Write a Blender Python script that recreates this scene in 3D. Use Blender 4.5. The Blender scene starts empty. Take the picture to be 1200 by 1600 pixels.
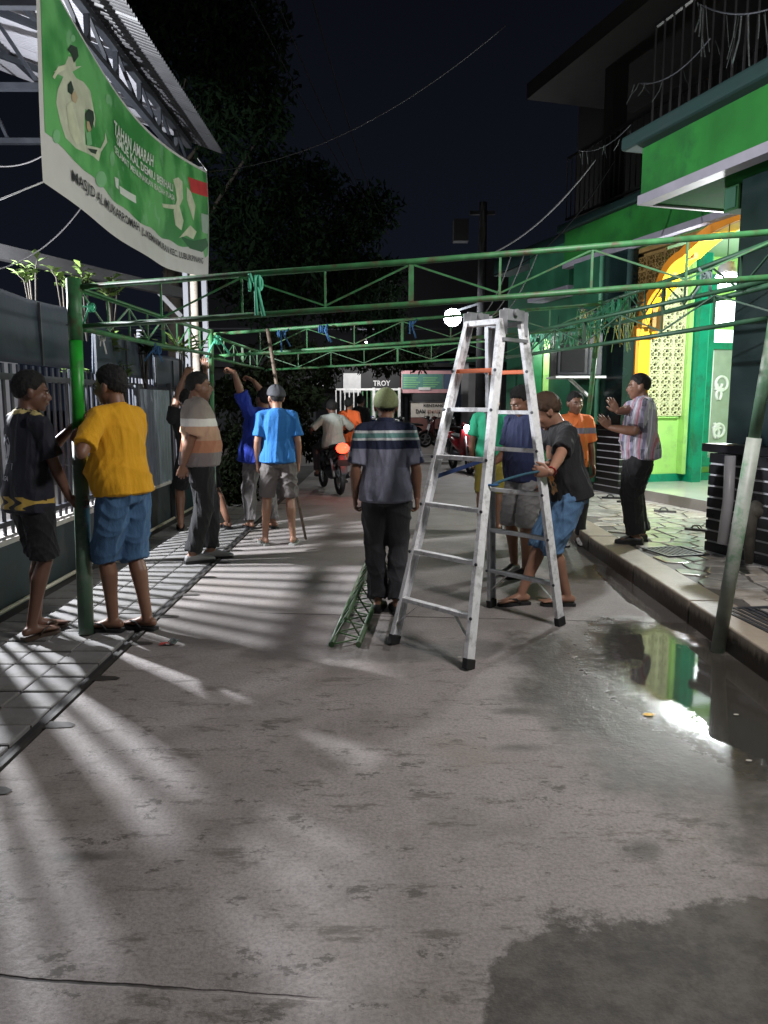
import bpy, bmesh, math, random, numpy as np
from mathutils import Vector, Matrix, noise as mnoise
random.seed(7); np.random.seed(7)
sc = bpy.context.scene; C = sc.collection
R = math.radians; PI = math.pi
# ---------------------------------------------------------------- camera
cam_d = bpy.data.cameras.new('camera'); cam = bpy.data.objects.new('camera', cam_d); C.objects.link(cam)
PITCH = R(8.06); CAMH = 1.5
cam.location = (0, 0, CAMH); cam.rotation_euler = (PI/2-PITCH, 0, 0)
cam_d.sensor_fit = 'VERTICAL'; cam_d.sensor_height = 24; cam_d.lens = 18.0
cam_d.clip_start = .05; cam_d.clip_end = 500; sc.camera = cam
# ---------------------------------------------------------------- night sky
w = bpy.data.worlds.new('World'); sc.world = w; w.use_nodes = True
wn = w.node_tree; bg = wn.nodes['Background']
tc = wn.nodes.new('ShaderNodeTexCoord'); sp = wn.nodes.new('ShaderNodeSeparateXYZ'); rp = wn.nodes.new('ShaderNodeValToRGB')
wn.links.new(tc.outputs['Generated'], sp.inputs[0]); wn.links.new(sp.outputs['Z'], rp.inputs[0]); wn.links.new(rp.outputs[0], bg.inputs[0])
rp.color_ramp.elements[0].position = 0.0; rp.color_ramp.elements[0].color = (.0062, .0080, .0135, 1)
rp.color_ramp.elements[1].position = .6; rp.color_ramp.elements[1].color = (.0026, .0026, .0046, 1)
bg.inputs[1].default_value = 1.0
# ---------------------------------------------------------------- lamps (lamps of the street and mosque, and one added far fill)
def point(name, loc, power, radius=.08, col=(1, 1, 1)):
    d = bpy.data.lights.new(name, 'POINT'); d.energy = power; d.shadow_soft_size = radius; d.color = col
    o = bpy.data.objects.new(name, d); o.location = loc; C.objects.link(o); return o
L_REAR = point('street_light', (1.95, 3.15, 3.45), 390, .26, (1.0, .945, .935))
L_PORCH = point('porch_light', (4.08, 9.45, 2.78), 400, .08, (.97, 1.0, 1.0))
L_FLOOD = point('flood_light', (1.66, 18.6, 3.55), 90, .20, (.95, .98, 1.0))
L_CARPORT = point('carport_light', (-4.25, 6.9, 2.75), 2100, .05, (.93, .95, 1.0))
L_TUBE = point('wall_light', (3.04, 13.75, 2.5), 30, .06, (.95, 1.0, .92))
L_FAR = point('far_fill_light', (-.6, 26.4, 3.45), 330, .15, (1.0, .97, .95))  # added fill to brighten the far shop signs, no lamp seen there
# ---------------------------------------------------------------- exposure
sc.view_settings.view_transform = 'Standard'; sc.view_settings.look = 'None'
sc.view_settings.exposure = 0.0; sc.view_settings.gamma = 1.0; sc.view_settings.use_curve_mapping = False
sc.cycles.use_denoising = True; sc.cycles.max_bounces = 6; sc.cycles.sample_clamp_indirect = 4.0

# ---------------------------------------------------------------- survey helpers
Fv = Vector((0, math.cos(PITCH), -math.sin(PITCH))); Uv = Vector((0, math.sin(PITCH), math.cos(PITCH))); Rv = Vector((1, 0, 0))
O = Vector((0, 0, CAMH))
def ray(px, py): return Fv*1200 + Rv*(px-600) + Uv*(800-py)
def P(px, py, Y):
    r = ray(px, py); return O + r*(Y/r.y)
def G(px, py, z=0.0):
    r = ray(px, py); return O + r*((z-CAMH)/r.z)
# ---------------------------------------------------------------- mesh helpers
class MB:
    def __init__(s): s.v = []; s.f = []; s.m = []; s.cur = 0; s.sm = []; s.smooth = False
    def add(s, vs, fs):
        b = len(s.v); s.v += [tuple(x) for x in vs]
        for f in fs: s.f.append([i+b for i in f]); s.m.append(s.cur); s.sm.append(s.smooth)
    def box(s, a, b, M=None):
        x0, y0, z0 = a; x1, y1, z1 = b
        vs = [Vector((x, y, z)) for z in (z0, z1) for x, y in ((x0, y0), (x1, y0), (x1, y1), (x0, y1))]
        if M: vs = [M @ v for v in vs]
        s.add(vs, [(3, 2, 1, 0), (4, 5, 6, 7), (0, 1, 5, 4), (1, 2, 6, 5), (2, 3, 7, 6), (3, 0, 4, 7)])
    def bar(s, a, b, w, h=None, up=(0, 0, 1)):
        h = h or w; a = Vector(a); b = Vector(b); t = (b-a).normalized(); u = Vector(up)
        if abs(t.dot(u)) > .97: u = Vector((0, 1, 0))
        x = t.cross(u).normalized(); y = x.cross(t).normalized()
        vs = [p + x*sx*w/2 + y*sy*h/2 for p in (a, b) for sx, sy in ((-1, -1), (1, -1), (1, 1), (-1, 1))]
        s.add(vs, [(3, 2, 1, 0), (4, 5, 6, 7), (0, 1, 5, 4), (1, 2, 6, 5), (2, 3, 7, 6), (3, 0, 4, 7)])
    def tube(s, pts, r, n=10, caps=True):
        pts = [Vector(p) for p in pts]; rr = r if isinstance(r, (list, tuple)) else [r]*len(pts)
        b = len(s.v); old = None; sm = s.smooth
        for i, p in enumerate(pts):
            t = (pts[min(i+1, len(pts)-1)]-pts[max(i-1, 0)]).normalized()
            if old is None:
                u = Vector((0, 0, 1)) if abs(t.z) < .9 else Vector((0, 1, 0)); x = t.cross(u).normalized()
            else: x = (old - t*old.dot(t)).normalized()
            old = x; y = t.cross(x)
            for k in range(n):
                a = 2*PI*k/n; s.v.append(tuple(p + (x*math.cos(a)+y*math.sin(a))*rr[i]))
        for i in range(len(pts)-1):
            for k in range(n):
                k2 = (k+1) % n
                s.f.append([b+i*n+k, b+i*n+k2, b+(i+1)*n+k2, b+(i+1)*n+k]); s.m.append(s.cur); s.sm.append(True)
        if caps:
            s.f.append([b+k for k in range(n)][::-1]); s.m.append(s.cur); s.sm.append(False)
            e = b+(len(pts)-1)*n; s.f.append([e+k for k in range(n)]); s.m.append(s.cur); s.sm.append(False)
    def ell(s, c, r, M=None, nu=16, nv=10):
        vs = []; c = Vector(c)
        vs.append(Vector((0, 0, 1)))
        for j in range(1, nv):
            th = PI*j/nv
            for i in range(nu):
                a = 2*PI*i/nu; vs.append(Vector((math.sin(th)*math.cos(a), math.sin(th)*math.sin(a), math.cos(th))))
        vs.append(Vector((0, 0, -1)))
        out = []
        for v in vs:
            v = Vector((v.x*r[0], v.y*r[1], v.z*r[2]))
            if M: v = M @ v
            out.append(c+v)
        fs = [(0, 1+i, 1+(i+1) % nu) for i in range(nu)]
        for j in range(nv-2):
            for i in range(nu):
                a = 1+j*nu+i; b = 1+j*nu+(i+1) % nu; fs.append((a, a+nu, b+nu, b))
        L = len(vs)-1; q = 1+(nv-2)*nu
        fs += [(q+i, L, q+(i+1) % nu) for i in range(nu)]
        o = s.smooth; s.smooth = True; s.add(out, fs); s.smooth = o
    def torus(s, c, R_, r, axis='x', n=24, k=8, M=None):
        vs = []; fs = []
        for i in range(n):
            a = 2*PI*i/n
            for j in range(k):
                b = 2*PI*j/k; q = R_+r*math.cos(b)
                v = Vector((r*math.sin(b), q*math.cos(a), q*math.sin(a)))
                if M: v = M @ v
                vs.append(Vector(c)+v); fs.append((i*k+j, ((i+1) % n)*k+j, ((i+1) % n)*k+(j+1) % k, i*k+(j+1) % k))
        o = s.smooth; s.smooth = True; s.add(vs, fs); s.smooth = o
    def prism(s, poly, h, M=None):   # poly in local xy, extruded along +z by h
        n = len(poly); vs = [Vector((x, y, 0)) for x, y in poly]+[Vector((x, y, h)) for x, y in poly]
        if M: vs = [M @ v for v in vs]
        s.add(vs, [tuple(range(n))[::-1], tuple(range(n, 2*n))]+[(i, (i+1) % n, (i+1) % n+n, i+n) for i in range(n)])
    def build(s, name, mats, parent=None, bevel=0):
        me = bpy.data.meshes.new(name)
        off = Vector((0, 0, 0)); p = parent
        Mi = None
        if parent is not None: Mi = world_of(parent).inverted()
        vs = [Mi @ Vector(v) for v in s.v] if Mi is not None else s.v
        me.from_pydata([tuple(v) for v in vs], [], s.f); 
        for m in (mats if isinstance(mats, (list, tuple)) else [mats]): me.materials.append(m)
        me.polygons.foreach_set('material_index', s.m); me.polygons.foreach_set('use_smooth', s.sm)
        me.update()
        o = bpy.data.objects.new(name, me); C.objects.link(o)
        if parent is not None: o.parent = parent
        if bevel:
            b = o.modifiers.new('b', 'BEVEL'); b.width = bevel; b.segments = 2; b.limit_method = 'ANGLE'
        return o
def world_of(o):
    M = Matrix.LocRotScale(o.location, o.rotation_euler, o.scale)
    return world_of(o.parent) @ M if o.parent else M
def tag(o, label, cat, group=None):
    o['label'] = label; o['category'] = cat
    if group: o['group'] = group
    return o
def thing(name, label, cat, loc=(0, 0, 0), group=None, rz=0):
    o = bpy.data.objects.new(name, None); C.objects.link(o); o.location = loc; o.rotation_euler = (0, 0, rz)
    o.empty_display_size = .1
    return tag(o, label, cat, group)
def struct(o): o['kind'] = 'structure'; return o
def stuff(o): o['kind'] = 'stuff'; return o
def sag(a, b, d, n=14):
    a = Vector(a); b = Vector(b)
    return [a.lerp(b, i/n) - Vector((0, 0, d*4*(i/n)*(1-i/n))) for i in range(n+1)]
def copy_tree(o, parent=None):
    c = o.copy(); C.objects.link(c); c.parent = parent
    for ch in list(o.children): copy_tree(ch, c)
    return c
def glow_bulb(name, L, r, strength, parent, dz=0.0, dy=0.0):
    q = MB(); c = Vector(L.location)+Vector((0, dy, dz)); q.ell(c, (r, r, r), None, 20, 14); m_ = bpy.data.materials.new(name); m_.use_nodes = True; b_ = m_.node_tree.nodes['Principled BSDF']
    b_.inputs['Emission Color'].default_value = (*L.data.color, 1); b_.inputs['Emission Strength'].default_value = strength; b_.inputs['Base Color'].default_value = (.9, .9, .9, 1)
    o = q.build(name, m_, parent); o.visible_shadow = True; return o
# ---------------------------------------------------------------- materials
def mat(name, col, rough=.6, var=.12, scale=6, bump=.0, bscale=40, metal=0, emit=None, spec=.5, dirt=None, dscale=3, coat=0, bdist=.002, stretch=None):
    m = bpy.data.materials.new(name); m.use_nodes = True; nt = m.node_tree; N = nt.nodes; Lk = nt.links
    b = N['Principled BSDF']; b.inputs['Roughness'].default_value = rough; b.inputs['Metallic'].default_value = metal
    b.inputs['Specular IOR Level'].default_value = spec
    if coat: b.inputs['Coat Weight'].default_value = coat
    tcn = N.new('ShaderNodeTexCoord'); src = tcn.outputs['Object']
    if stretch:
        mp = N.new('ShaderNodeMapping'); mp.inputs['Scale'].default_value = stretch; Lk.new(src, mp.inputs[0]); src = mp.outputs[0]
    n1 = N.new('ShaderNodeTexNoise'); n1.inputs['Scale'].default_value = scale; n1.inputs['Detail'].default_value = 6; Lk.new(src, n1.inputs['Vector'])
    r1 = N.new('ShaderNodeValToRGB'); e = r1.color_ramp.elements
    c = Vector(col[:3]); e[0].position = .3; e[1].position = .7
    e[0].color = (*[max(0, x*(1-var)) for x in c], 1); e[1].color = (*[min(1, x*(1+var)) for x in c], 1)
    Lk.new(n1.outputs[0], r1.inputs[0]); out = r1.outputs[0]
    if dirt:
        n2 = N.new('ShaderNodeTexNoise'); n2.inputs['Scale'].default_value = dscale; n2.inputs['Detail'].default_value = 8; n2.inputs['Roughness'].default_value = .7; Lk.new(src, n2.inputs['Vector'])
        r2 = N.new('ShaderNodeValToRGB'); r2.color_ramp.elements[0].position = .5; r2.color_ramp.elements[1].position = .66; Lk.new(n2.outputs[0], r2.inputs[0])
        mx = N.new('ShaderNodeMix'); mx.data_type = 'RGBA'; Lk.new(r2.outputs[0], mx.inputs[0]); Lk.new(out, mx.inputs[6]); mx.inputs[7].default_value = (*dirt, 1); out = mx.outputs[2]
    Lk.new(out, b.inputs['Base Color'])
    m1 = N.new('ShaderNodeMapRange'); m1.inputs[3].default_value = max(0.02, rough-.1); m1.inputs[4].default_value = min(1, rough+.12); Lk.new(n1.outputs[0], m1.inputs[0]); Lk.new(m1.outputs[0], b.inputs['Roughness'])
    if bump:
        n3 = N.new('ShaderNodeTexNoise'); n3.inputs['Scale'].default_value = bscale; n3.inputs['Detail'].default_value = 5; Lk.new(src, n3.inputs['Vector'])
        bp = N.new('ShaderNodeBump'); bp.inputs['Strength'].default_value = bump; bp.inputs['Distance'].default_value = bdist; Lk.new(n3.outputs[0], bp.inputs['Height']); Lk.new(bp.outputs[0], b.inputs['Normal'])
    if emit:
        b.inputs['Emission Color'].default_value = (*emit[:3], 1); b.inputs['Emission Strength'].default_value = emit[3]
    return m
class NT:   # small expression helper for the drawn cloth prints and ground masks
    def __init__(s, m): s.m = m; s.nt = m.node_tree; s.N = s.nt.nodes; s.b = s.N['Principled BSDF']; s.tc = s.N.new('ShaderNodeTexCoord'); sp = s.N.new('ShaderNodeSeparateXYZ'); s.nt.links.new(s.tc.outputs['Object'], sp.inputs[0]); s.x, s.y, s.z = sp.outputs
    def k(s, a, b_):
        if isinstance(b_, (int, float)): a.default_value = b_
        elif isinstance(b_, tuple): a.default_value = (*b_, 1) if len(b_) == 3 and a.type == 'RGBA' else b_
        else: s.nt.links.new(b_, a)
    def math(s, op, a, b=0.0, c=0.0, clamp=False):
        n = s.N.new('ShaderNodeMath'); n.operation = op; n.use_clamp = clamp
        for i, q in enumerate((a, b, c)): s.k(n.inputs[i], q)
        return n.outputs[0]
    def mix(s, f, a, b):
        n = s.N.new('ShaderNodeMix'); n.data_type = 'RGBA'; s.k(n.inputs[0], f); s.k(n.inputs[6], a); s.k(n.inputs[7], b); return n.outputs[2]
    def noise(s, scale, detail=4, vec=None, rough=.5, stretch=None, out=0):
        n = s.N.new('ShaderNodeTexNoise'); n.inputs['Scale'].default_value = scale; n.inputs['Detail'].default_value = detail; n.inputs['Roughness'].default_value = rough
        v = vec or s.tc.outputs['Object']
        if stretch:
            mp = s.N.new('ShaderNodeMapping'); mp.inputs['Scale'].default_value = stretch; s.nt.links.new(v, mp.inputs[0]); v = mp.outputs[0]
        s.nt.links.new(v, n.inputs['Vector']); return n.outputs[out]
    def step(s, v, lo, hi):   # smooth 0..1
        n = s.N.new('ShaderNodeMapRange'); n.interpolation_type = 'SMOOTHSTEP'; s.k(n.inputs[0], v); n.inputs[1].default_value = lo; n.inputs[2].default_value = hi; return n.outputs[0]
    def band(s, v, lo, hi, e=.002):
        return s.math('MULTIPLY', s.step(v, lo-e, lo+e), s.math('SUBTRACT', 1.0, s.step(v, hi-e, hi+e)))
    def bump(s, h, strength=.3, dist=.004):
        n = s.N.new('ShaderNodeBump'); n.inputs['Strength'].default_value = strength; n.inputs['Distance'].default_value = dist; s.k(n.inputs['Height'], h); s.nt.links.new(n.outputs[0], s.b.inputs['Normal']); return n
def newmat(name, rough=.8):
    m = bpy.data.materials.new(name); m.use_nodes = True; t = NT(m); t.b.inputs['Roughness'].default_value = rough; return m, t
GREENPIPE = mat('green_paint_pipe', (.040, .165, .058), .5, .3, 14, .4, 60, dirt=(.085, .060, .035), dscale=11)
GREENBRIGHT = mat('fresh_green_paint', (.02, .36, .03), .4, .15, 12, .2, 60, dirt=(.05, .2, .05), dscale=8)
GREYGREEN = mat('worn_green_sleeve', (.085, .16, .105), .5, .25, 9, .3, 50, dirt=(.2, .22, .19), dscale=6)
STEEL = mat('galvanised_steel', (.30, .31, .33), .45, .2, 10, .15, 60, metal=.4)
ALU = mat('ladder_aluminium', (.80, .81, .83), .42, .08, 30, .2, 90, metal=.1, dirt=(.42, .42, .42), dscale=14)
ORANGE = mat('orange_plastic', (.85, .16, .03), .45, .06)
RUBBER = mat('black_rubber', (.012, .012, .013), .7, .2)
BLACKP = mat('black_plastic', (.012, .013, .016), .35, .2)
DARKSTEEL = mat('dark_steel', (.045, .05, .06), .5, .2, 8, .2, 40)
WHITEP = mat('white_paint', (.70, .70, .70), .5, .08, 6, .1, 30, dirt=(.5, .49, .47), dscale=4)
ROPE_G = mat('green_rope', (.08, .42, .26), .8, .2)
ROPE_B = mat('blue_rope', (.02, .085, .20), .8, .2)
FOIL = mat('silver_foil', (.55, .62, .62), .22, .3, 30, .4, 60, metal=.9)
# ================================================================ GROUND
gm = mat('dark_earth', (.05, .048, .045), .9, .3, 2, .4, 20)
g = MB(); g.box((-120, -60, -.4), (120, 160, -.03)); struct(g.build('ground', gm))
m, t = newmat('worn_wet_concrete')
X_, Y_ = t.x, t.y
wob = t.math('MULTIPLY', t.math('SUBTRACT', t.noise(1.7, 6, rough=.6), .5), 1.5)
wob2 = t.math('MULTIPLY', t.math('SUBTRACT', t.noise(7, 5, rough=.65), .5), .5)
wob3 = t.math('MULTIPLY', t.math('SUBTRACT', t.noise(34, 6, rough=.75), .5), .38)
def blob(cx, cy, rx, ry, a=1.0, edge=.08, rot=0.0):
    dx = t.math('SUBTRACT', X_, cx); dy = t.math('SUBTRACT', Y_, cy)
    if rot:
        c_, s_ = math.cos(rot), math.sin(rot)
        dx, dy = t.math('ADD', t.math('MULTIPLY', dx, c_), t.math('MULTIPLY', dy, s_)), t.math('SUBTRACT', t.math('MULTIPLY', dy, c_), t.math('MULTIPLY', dx, s_))
    dx = t.math('DIVIDE', dx, rx); dy = t.math('DIVIDE', dy, ry)
    d = t.math('SQRT', t.math('ADD', t.math('MULTIPLY', dx, dx), t.math('MULTIPLY', dy, dy)))
    d = t.math('ADD', d, t.math('MULTIPLY', wob, a)); d = t.math('ADD', d, t.math('MULTIPLY', wob2, .8*a)); d = t.math('ADD', d, t.math('MULTIPLY', wob3, a))
    return t.math('SUBTRACT', 1.0, t.step(d, 1.0-edge, 1.0+edge))
def mx_(a, b): return t.math('MAXIMUM', a, b)
pud = blob(1.78, 3.9, .55, 1.30, .75, .30, .10)
pud = mx_(pud, blob(2.0, 5.9, .14, 1.1, .5, .1))
damp = blob(1.62, 3.75, .82, 1.45, 1.1, .28, .1)
damp2 = blob(1.09, 1.33, 1.0, .84, .48, .03)
damp = mx_(damp, blob(1.85, 8.1, .6, 1.7, .6, .1))
damp = mx_(damp, t.math('MULTIPLY', blob(-.95, 5.1, .8, .55, .6, .3), .6))
damp = mx_(damp, t.math('MULTIPLY', blob(-.1, 4.55, .8, .22, 1.0, .25), .7))
for bx_, by_, br_, bs_ in ((.98, 3.12, .12, .15), (.60, 3.2, .14, .05), (1.32, 2.62, .08, .14), (.62, 4.62, .12, .14), (.75, 3.6, .2, .05), (.88, 2.42, .07, .06), (-1.0, 2.38, .12, .035)):
    damp = mx_(damp, t.math('MULTIPLY', .75, blob(bx_, by_, br_, bs_, 2.6, .6)))
splash = t.step(t.noise(3.1, 9, rough=.75), .55, .63)
streak = t.step(t.noise(2.6, 11, rough=.78, stretch=(1, 3.0, 1)), .545, .62)
nearness = t.math('SUBTRACT', 1.0, t.step(Y_, 3.4, 6.0))
stain = t.math('MULTIPLY', mx_(t.math('MULTIPLY', splash, .35), streak), nearness, clamp=True)
stain = t.math('MULTIPLY', stain, .65)
patch_ = t.math('MULTIPLY', t.step(t.noise(4.2, 12, rough=.8, stretch=(1, 1.7, 1)), .572, .60), t.math('SUBTRACT', 1.0, t.step(Y_, 3.4, 5.0)))
speck = t.math('MULTIPLY', t.step(t.noise(22, 7, rough=.75), .57, .66), .55)
base = t.mix(t.noise(2.5, 8, rough=.65), (.205, .182, .174), (.42, .382, .368))
base = t.mix(t.math('MULTIPLY', t.step(t.noise(75, 6, rough=.7), .42, .62), .42), base, (.12, .11, .105))
base = t.mix(t.math('MULTIPLY', t.step(t.noise(.9, 5), .52, .62), .25), base, (.20, .165, .125))
base = t.mix(t.math('MULTIPLY', t.step(t.noise(1.1, 8, rough=.7), .50, .60), .30), base, (.13, .115, .10)); base = t.mix(stain, base, (.075, .062, .048)); base = t.mix(t.math('MULTIPLY', patch_, .75), base, (.065, .058, .048)); base = t.mix(speck, base, (.12, .11, .10))
base = t.mix(damp, base, t.mix(t.noise(14, 6, rough=.7), (.05, .046, .04), (.10, .092, .082))); base = t.mix(damp2, base, t.mix(t.step(t.noise(6, 10, rough=.8), .38, .62), (.036, .030, .025), (.100, .086, .074))); base = t.mix(t.math('MULTIPLY', pud, .7), base, (.034, .031, .026))
# slab joints: thin saw cuts across the road
jy = t.math('ADD', Y_, t.math('MULTIPLY', X_, .09)); jw = t.math('MULTIPLY', t.math('SUBTRACT', t.noise(9, 3), .5), .02); jy = t.math('ADD', jy, jw)
cut = t.math('MULTIPLY', t.band(jy, 1.74, 1.750, .003), t.math('SUBTRACT', 1.0, t.step(X_, -.35, -.1)))
for q in (5.3, 9.1, 12.9): cut = mx_(cut, t.band(jy, q, q+.02, .005))
base = t.mix(t.math('MULTIPLY', cut, t.step(t.noise(1.3, 4), .40, .52)), base, (.035, .03, .027))
t.k(t.b.inputs['Base Color'], base)
rgh = t.math('ADD', .62, t.math('MULTIPLY', t.noise(30, 4), .2))
dr = t.math('ADD', .22, t.math('MULTIPLY', t.noise(18, 6, rough=.7), .30))
dr = t.math('ADD', dr, t.math('MULTIPLY', t.math('SUBTRACT', 1.0, t.step(Y_, 2.3, 3.2)), .30))
rg = t.N.new('ShaderNodeMix'); t.k(rg.inputs[0], mx_(damp, damp2)); t.k(rg.inputs[2], rgh); t.k(rg.inputs[3], dr)
rg2 = t.N.new('ShaderNodeMix'); t.k(rg2.inputs[0], pud); t.k(rg2.inputs[2], rg.outputs[0]); rg2.inputs[3].default_value = .03
t.k(t.b.inputs['Roughness'], rg2.outputs[0])
hh = t.math('ADD', t.math('MULTIPLY', t.noise(55, 6, rough=.7), .5), t.math('MULTIPLY', t.noise(11, 6, rough=.65), 1.2))
hh = t.math('MULTIPLY', hh, t.math('SUBTRACT', 1.0, t.math('MULTIPLY', pud, .985)))
hh = t.math('SUBTRACT', hh, t.math('MULTIPLY', cut, 1.5))
t.bump(hh, .7, .008)
ROADM = m
g = MB(); g.box((-1.575, -8, -.25), (2.10, 19, 0)); struct(g.build('road', ROADM))
sm_, s_t = newmat('street_asphalt'); s_t.k(s_t.b.inputs['Base Color'], s_t.mix(s_t.noise(.8, 6), (.10, .095, .09), (.26, .24, .225))); s_t.bump(s_t.noise(30, 5), .4); s_t.b.inputs['Roughness'].default_value = .7
g = MB(); g.box((-14, 19.0, -.25), (14, 46, -.004)); struct(g.build('cross_street', sm_))
# dirt patch on far street, flat
# ---- paver strip along the fence, every slab a part
pav = MB(); pav.box((-2.76, -.5, -.2), (-1.66, 13, -.035)); pave = struct(pav.build('pavement', mat('joint_sand', (.03, .03, .028), .95)))
pm = mat('grey_paver', (.185, .180, .178), .75, .2, 5, .5, 45, dirt=(.12, .115, .10), dscale=3)
pv = MB(); W, Lg = .240, .203
pv.add([(-W/2, -Lg/2, -.03), (W/2, -Lg/2, -.03), (W/2, Lg/2, -.03), (-W/2, Lg/2, -.03),
        (-W/2, -Lg/2, -.004), (W/2, -Lg/2, -.004), (W/2, Lg/2, -.004), (-W/2, Lg/2, -.004),
        (-W/2+.008, -Lg/2+.008, 0), (W/2-.008, -Lg/2+.008, 0), (W/2-.008, Lg/2-.008, 0), (-W/2+.008, Lg/2-.008, 0)],
       [(0, 1, 5, 4), (1, 2, 6, 5), (2, 3, 7, 6), (3, 0, 4, 7), (4, 5, 9, 8), (5, 6, 10, 9), (6, 7, 11, 10), (7, 4, 8, 11), (8, 9, 10, 11)])
p0 = None
for j in range(46):
    for i in range(4):
        if p0 is None: o = p0 = pv.build('paver', pm); o.parent = pave
        else: o = p0.copy(); C.objects.link(o)
        o.location = (-2.535+i*.250, 2.25+j*.217, random.uniform(-.006, .003))
        o.rotation_euler = (random.uniform(-.012, .012), random.uniform(-.015, .015), random.uniform(-.012, .012))
# steel edging channel with lugs poured in the road edge
ed = MB(); ed.box((-1.66, 1.2, -.2), (-1.575, 13, -.014)); struct(ed.build('road_edge', mat('edge_gap', (.02, .02, .02), .8)))
ec = MB(); ec.bar((-1.60, 1.2, -.002), (-1.60, 13, -.002), .022, .016)
for j in range(17):
    y = 2.15+j*.62
    ec.add([(-1.61, y, .003), (-1.46, y+.02, .004), (-1.452, y+.05, .004), (-1.49, y+.075, .004), (-1.61, y+.09, .003)], [(0, 1, 2, 3, 4)])
struct(ec.build('edge_channel', mat('rusty_channel', (.03, .026, .022), .7, .4)))
# ================================================================ TERRACE in front of the mosque
ZT = .16
ker = MB(); ker.box((2.14, -2, -.2), (2.32, 15, .12)); kerb = struct(ker.build('kerb', mat('kerb_core', (.05, .045, .04), .9)))
km, kt = newmat('kerb_concrete')
kb = kt.mix(kt.noise(4, 8, rough=.7), (.24, .195, .15), (.50, .44, .36))
kd = kt.step(kt.math('ADD', kt.z, kt.math('MULTIPLY', kt.noise(7, 6, stretch=(4, 4, .6)), .10)), .13, .20)   # splash dirt rising from the gutter
kb = kt.mix(kt.math('SUBTRACT', 1.0, kd), kb, (.045, .038, .03))
kt.k(kt.b.inputs['Base Color'], kb); kt.b.inputs['Roughness'].default_value = .45; kt.bump(kt.noise(25, 7, rough=.7), .7, .008)
y = -1.0; k = 0
while y < 14:
    L = random.uniform(1.1, 1.5); dx = random.uniform(-.006, .006)
    b = MB(); b.box((2.09+dx, y+.008, -.06), (2.36, y+L-.008, ZT+random.uniform(-.004, .004))); b.build('kerb_block', km, kerb, bevel=.012); y += L
tb = MB(); tb.box((2.36, -2, -.1), (9, 15.5, ZT-.014)); terr = struct(tb.build('terrace', mat('terrace_mortar', (.13, .12, .11), .6, .2, 8, .3)))
def voronoi(x0, y0, x1, y1, s, jit=.38):
    nx = int((x1-x0)/s)+1; ny = int((y1-y0)/s)+1; pts = {}
    for i in range(-2, nx+2):
        for j in range(-2, ny+2):
            pts[i, j] = (x0+(i+.5+.5*(j % 2))*s+random.uniform(-jit, jit)*s, y0+(j+.5)*s+random.uniform(-jit, jit)*s)
    out = []
    for i in range(nx):
        for j in range(ny):
            c = pts[i, j]; poly = [(x0, y0), (x1, y0), (x1, y1), (x0, y1)]
            if not (x0 < c[0] < x1 and y0 < c[1] < y1): continue
            for a in range(-2, 3):
                for b_ in range(-2, 3):
                    if (a or b_) and (i+a, j+b_) in pts:
                        q = pts[i+a, j+b_]; mx = ((c[0]+q[0])/2, (c[1]+q[1])/2); n = (q[0]-c[0], q[1]-c[1]); ln = math.hypot(*n)
                        lim = mx[0]*n[0]+mx[1]*n[1]-.015*ln; new = []
                        for k_ in range(len(poly)):
                            A, B = poly[k_], poly[(k_+1) % len(poly)]; da = A[0]*n[0]+A[1]*n[1]-lim; db = B[0]*n[0]+B[1]*n[1]-lim
                            if da <= 0: new.append(A)
                            if da*db < 0: f = da/(da-db); new.append((A[0]+(B[0]-A[0])*f, A[1]+(B[1]-A[1])*f))
                        poly = new
                        if len(poly) < 3: break
                if len(poly) < 3: break
            if len(poly) >= 3: out.append((c, poly))
    return out
stm = [mat('flagstone_tile', c_, .22, .22, 7, .12, 14, dirt=d_, dscale=4, bdist=.004) for c_, d_ in (((.52, .50, .46), (.34, .31, .27)), ((.44, .43, .40), (.28, .26, .23)), ((.58, .54, .48), (.38, .34, .28)))]
def stones(x0, y0, x1, y1, s):
    for c, poly in voronoi(x0, y0, x1, y1, s):
        b = MB(); h = random.uniform(-.0015, .0015); n = len(poly)
        ins = [(c[0]+(x-c[0])*.93, c[1]+(y_-c[1])*.93) for x, y_ in poly]
        b.add([(x, y_, ZT-.015) for x, y_ in poly]+[(x, y_, ZT-.003) for x, y_ in poly]+[(x, y_, ZT+h) for x, y_ in ins],
              [(i, (i+1) % n, n+(i+1) % n, n+i) for i in range(n)]+[(n+i, n+(i+1) % n, 2*n+(i+1) % n, 2*n+i) for i in range(n)]+[tuple(range(2*n, 3*n))])
        b.build('flagstone', random.choice(stm), terr)
stones(2.365, 3.5, 4.9, 9.0, .245); stones(2.365, 9.0, 4.6, 13.6, .42)
# ---- small things on the terrace
def grate(px, py, w, l, rz, lab, mt):
    p = G(px, py, ZT+.002); o = thing('drain_grate', lab, 'drain grate', p, rz=rz, group='drain grates in the terrace')
    M = Matrix.Translation(p) @ Matrix.Rotation(rz, 4, 'Z')
    f = MB(); f.box((-w/2, -l/2, 0), (w/2, -l/2+.03, .010), M); f.box((-w/2, l/2-.03, 0), (w/2, l/2, .010), M); f.box((-w/2, -l/2+.03, 0), (-w/2+.03, l/2-.03, .010), M); f.box((w/2-.03, -l/2+.03, 0), (w/2, l/2-.03, .010), M); f.build('grate_frame', mt, o)
    n = int((w-.08)/.045)
    for i in range(n):
        b = MB(); x = -w/2+.05+i*.045; b.box((x, -l/2+.032, .001), (x+.022, l/2-.032, .008), M); b.build('slat', mt, o)
grate(1055, 862, .42, .42, .25, 'dark drain grate sunk in the flagstones by the batik man', DARKSTEEL)
grate(1215, 975, .35, .75, .1, 'black drain grate beside the leaning green post', DARKSTEEL)
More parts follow.
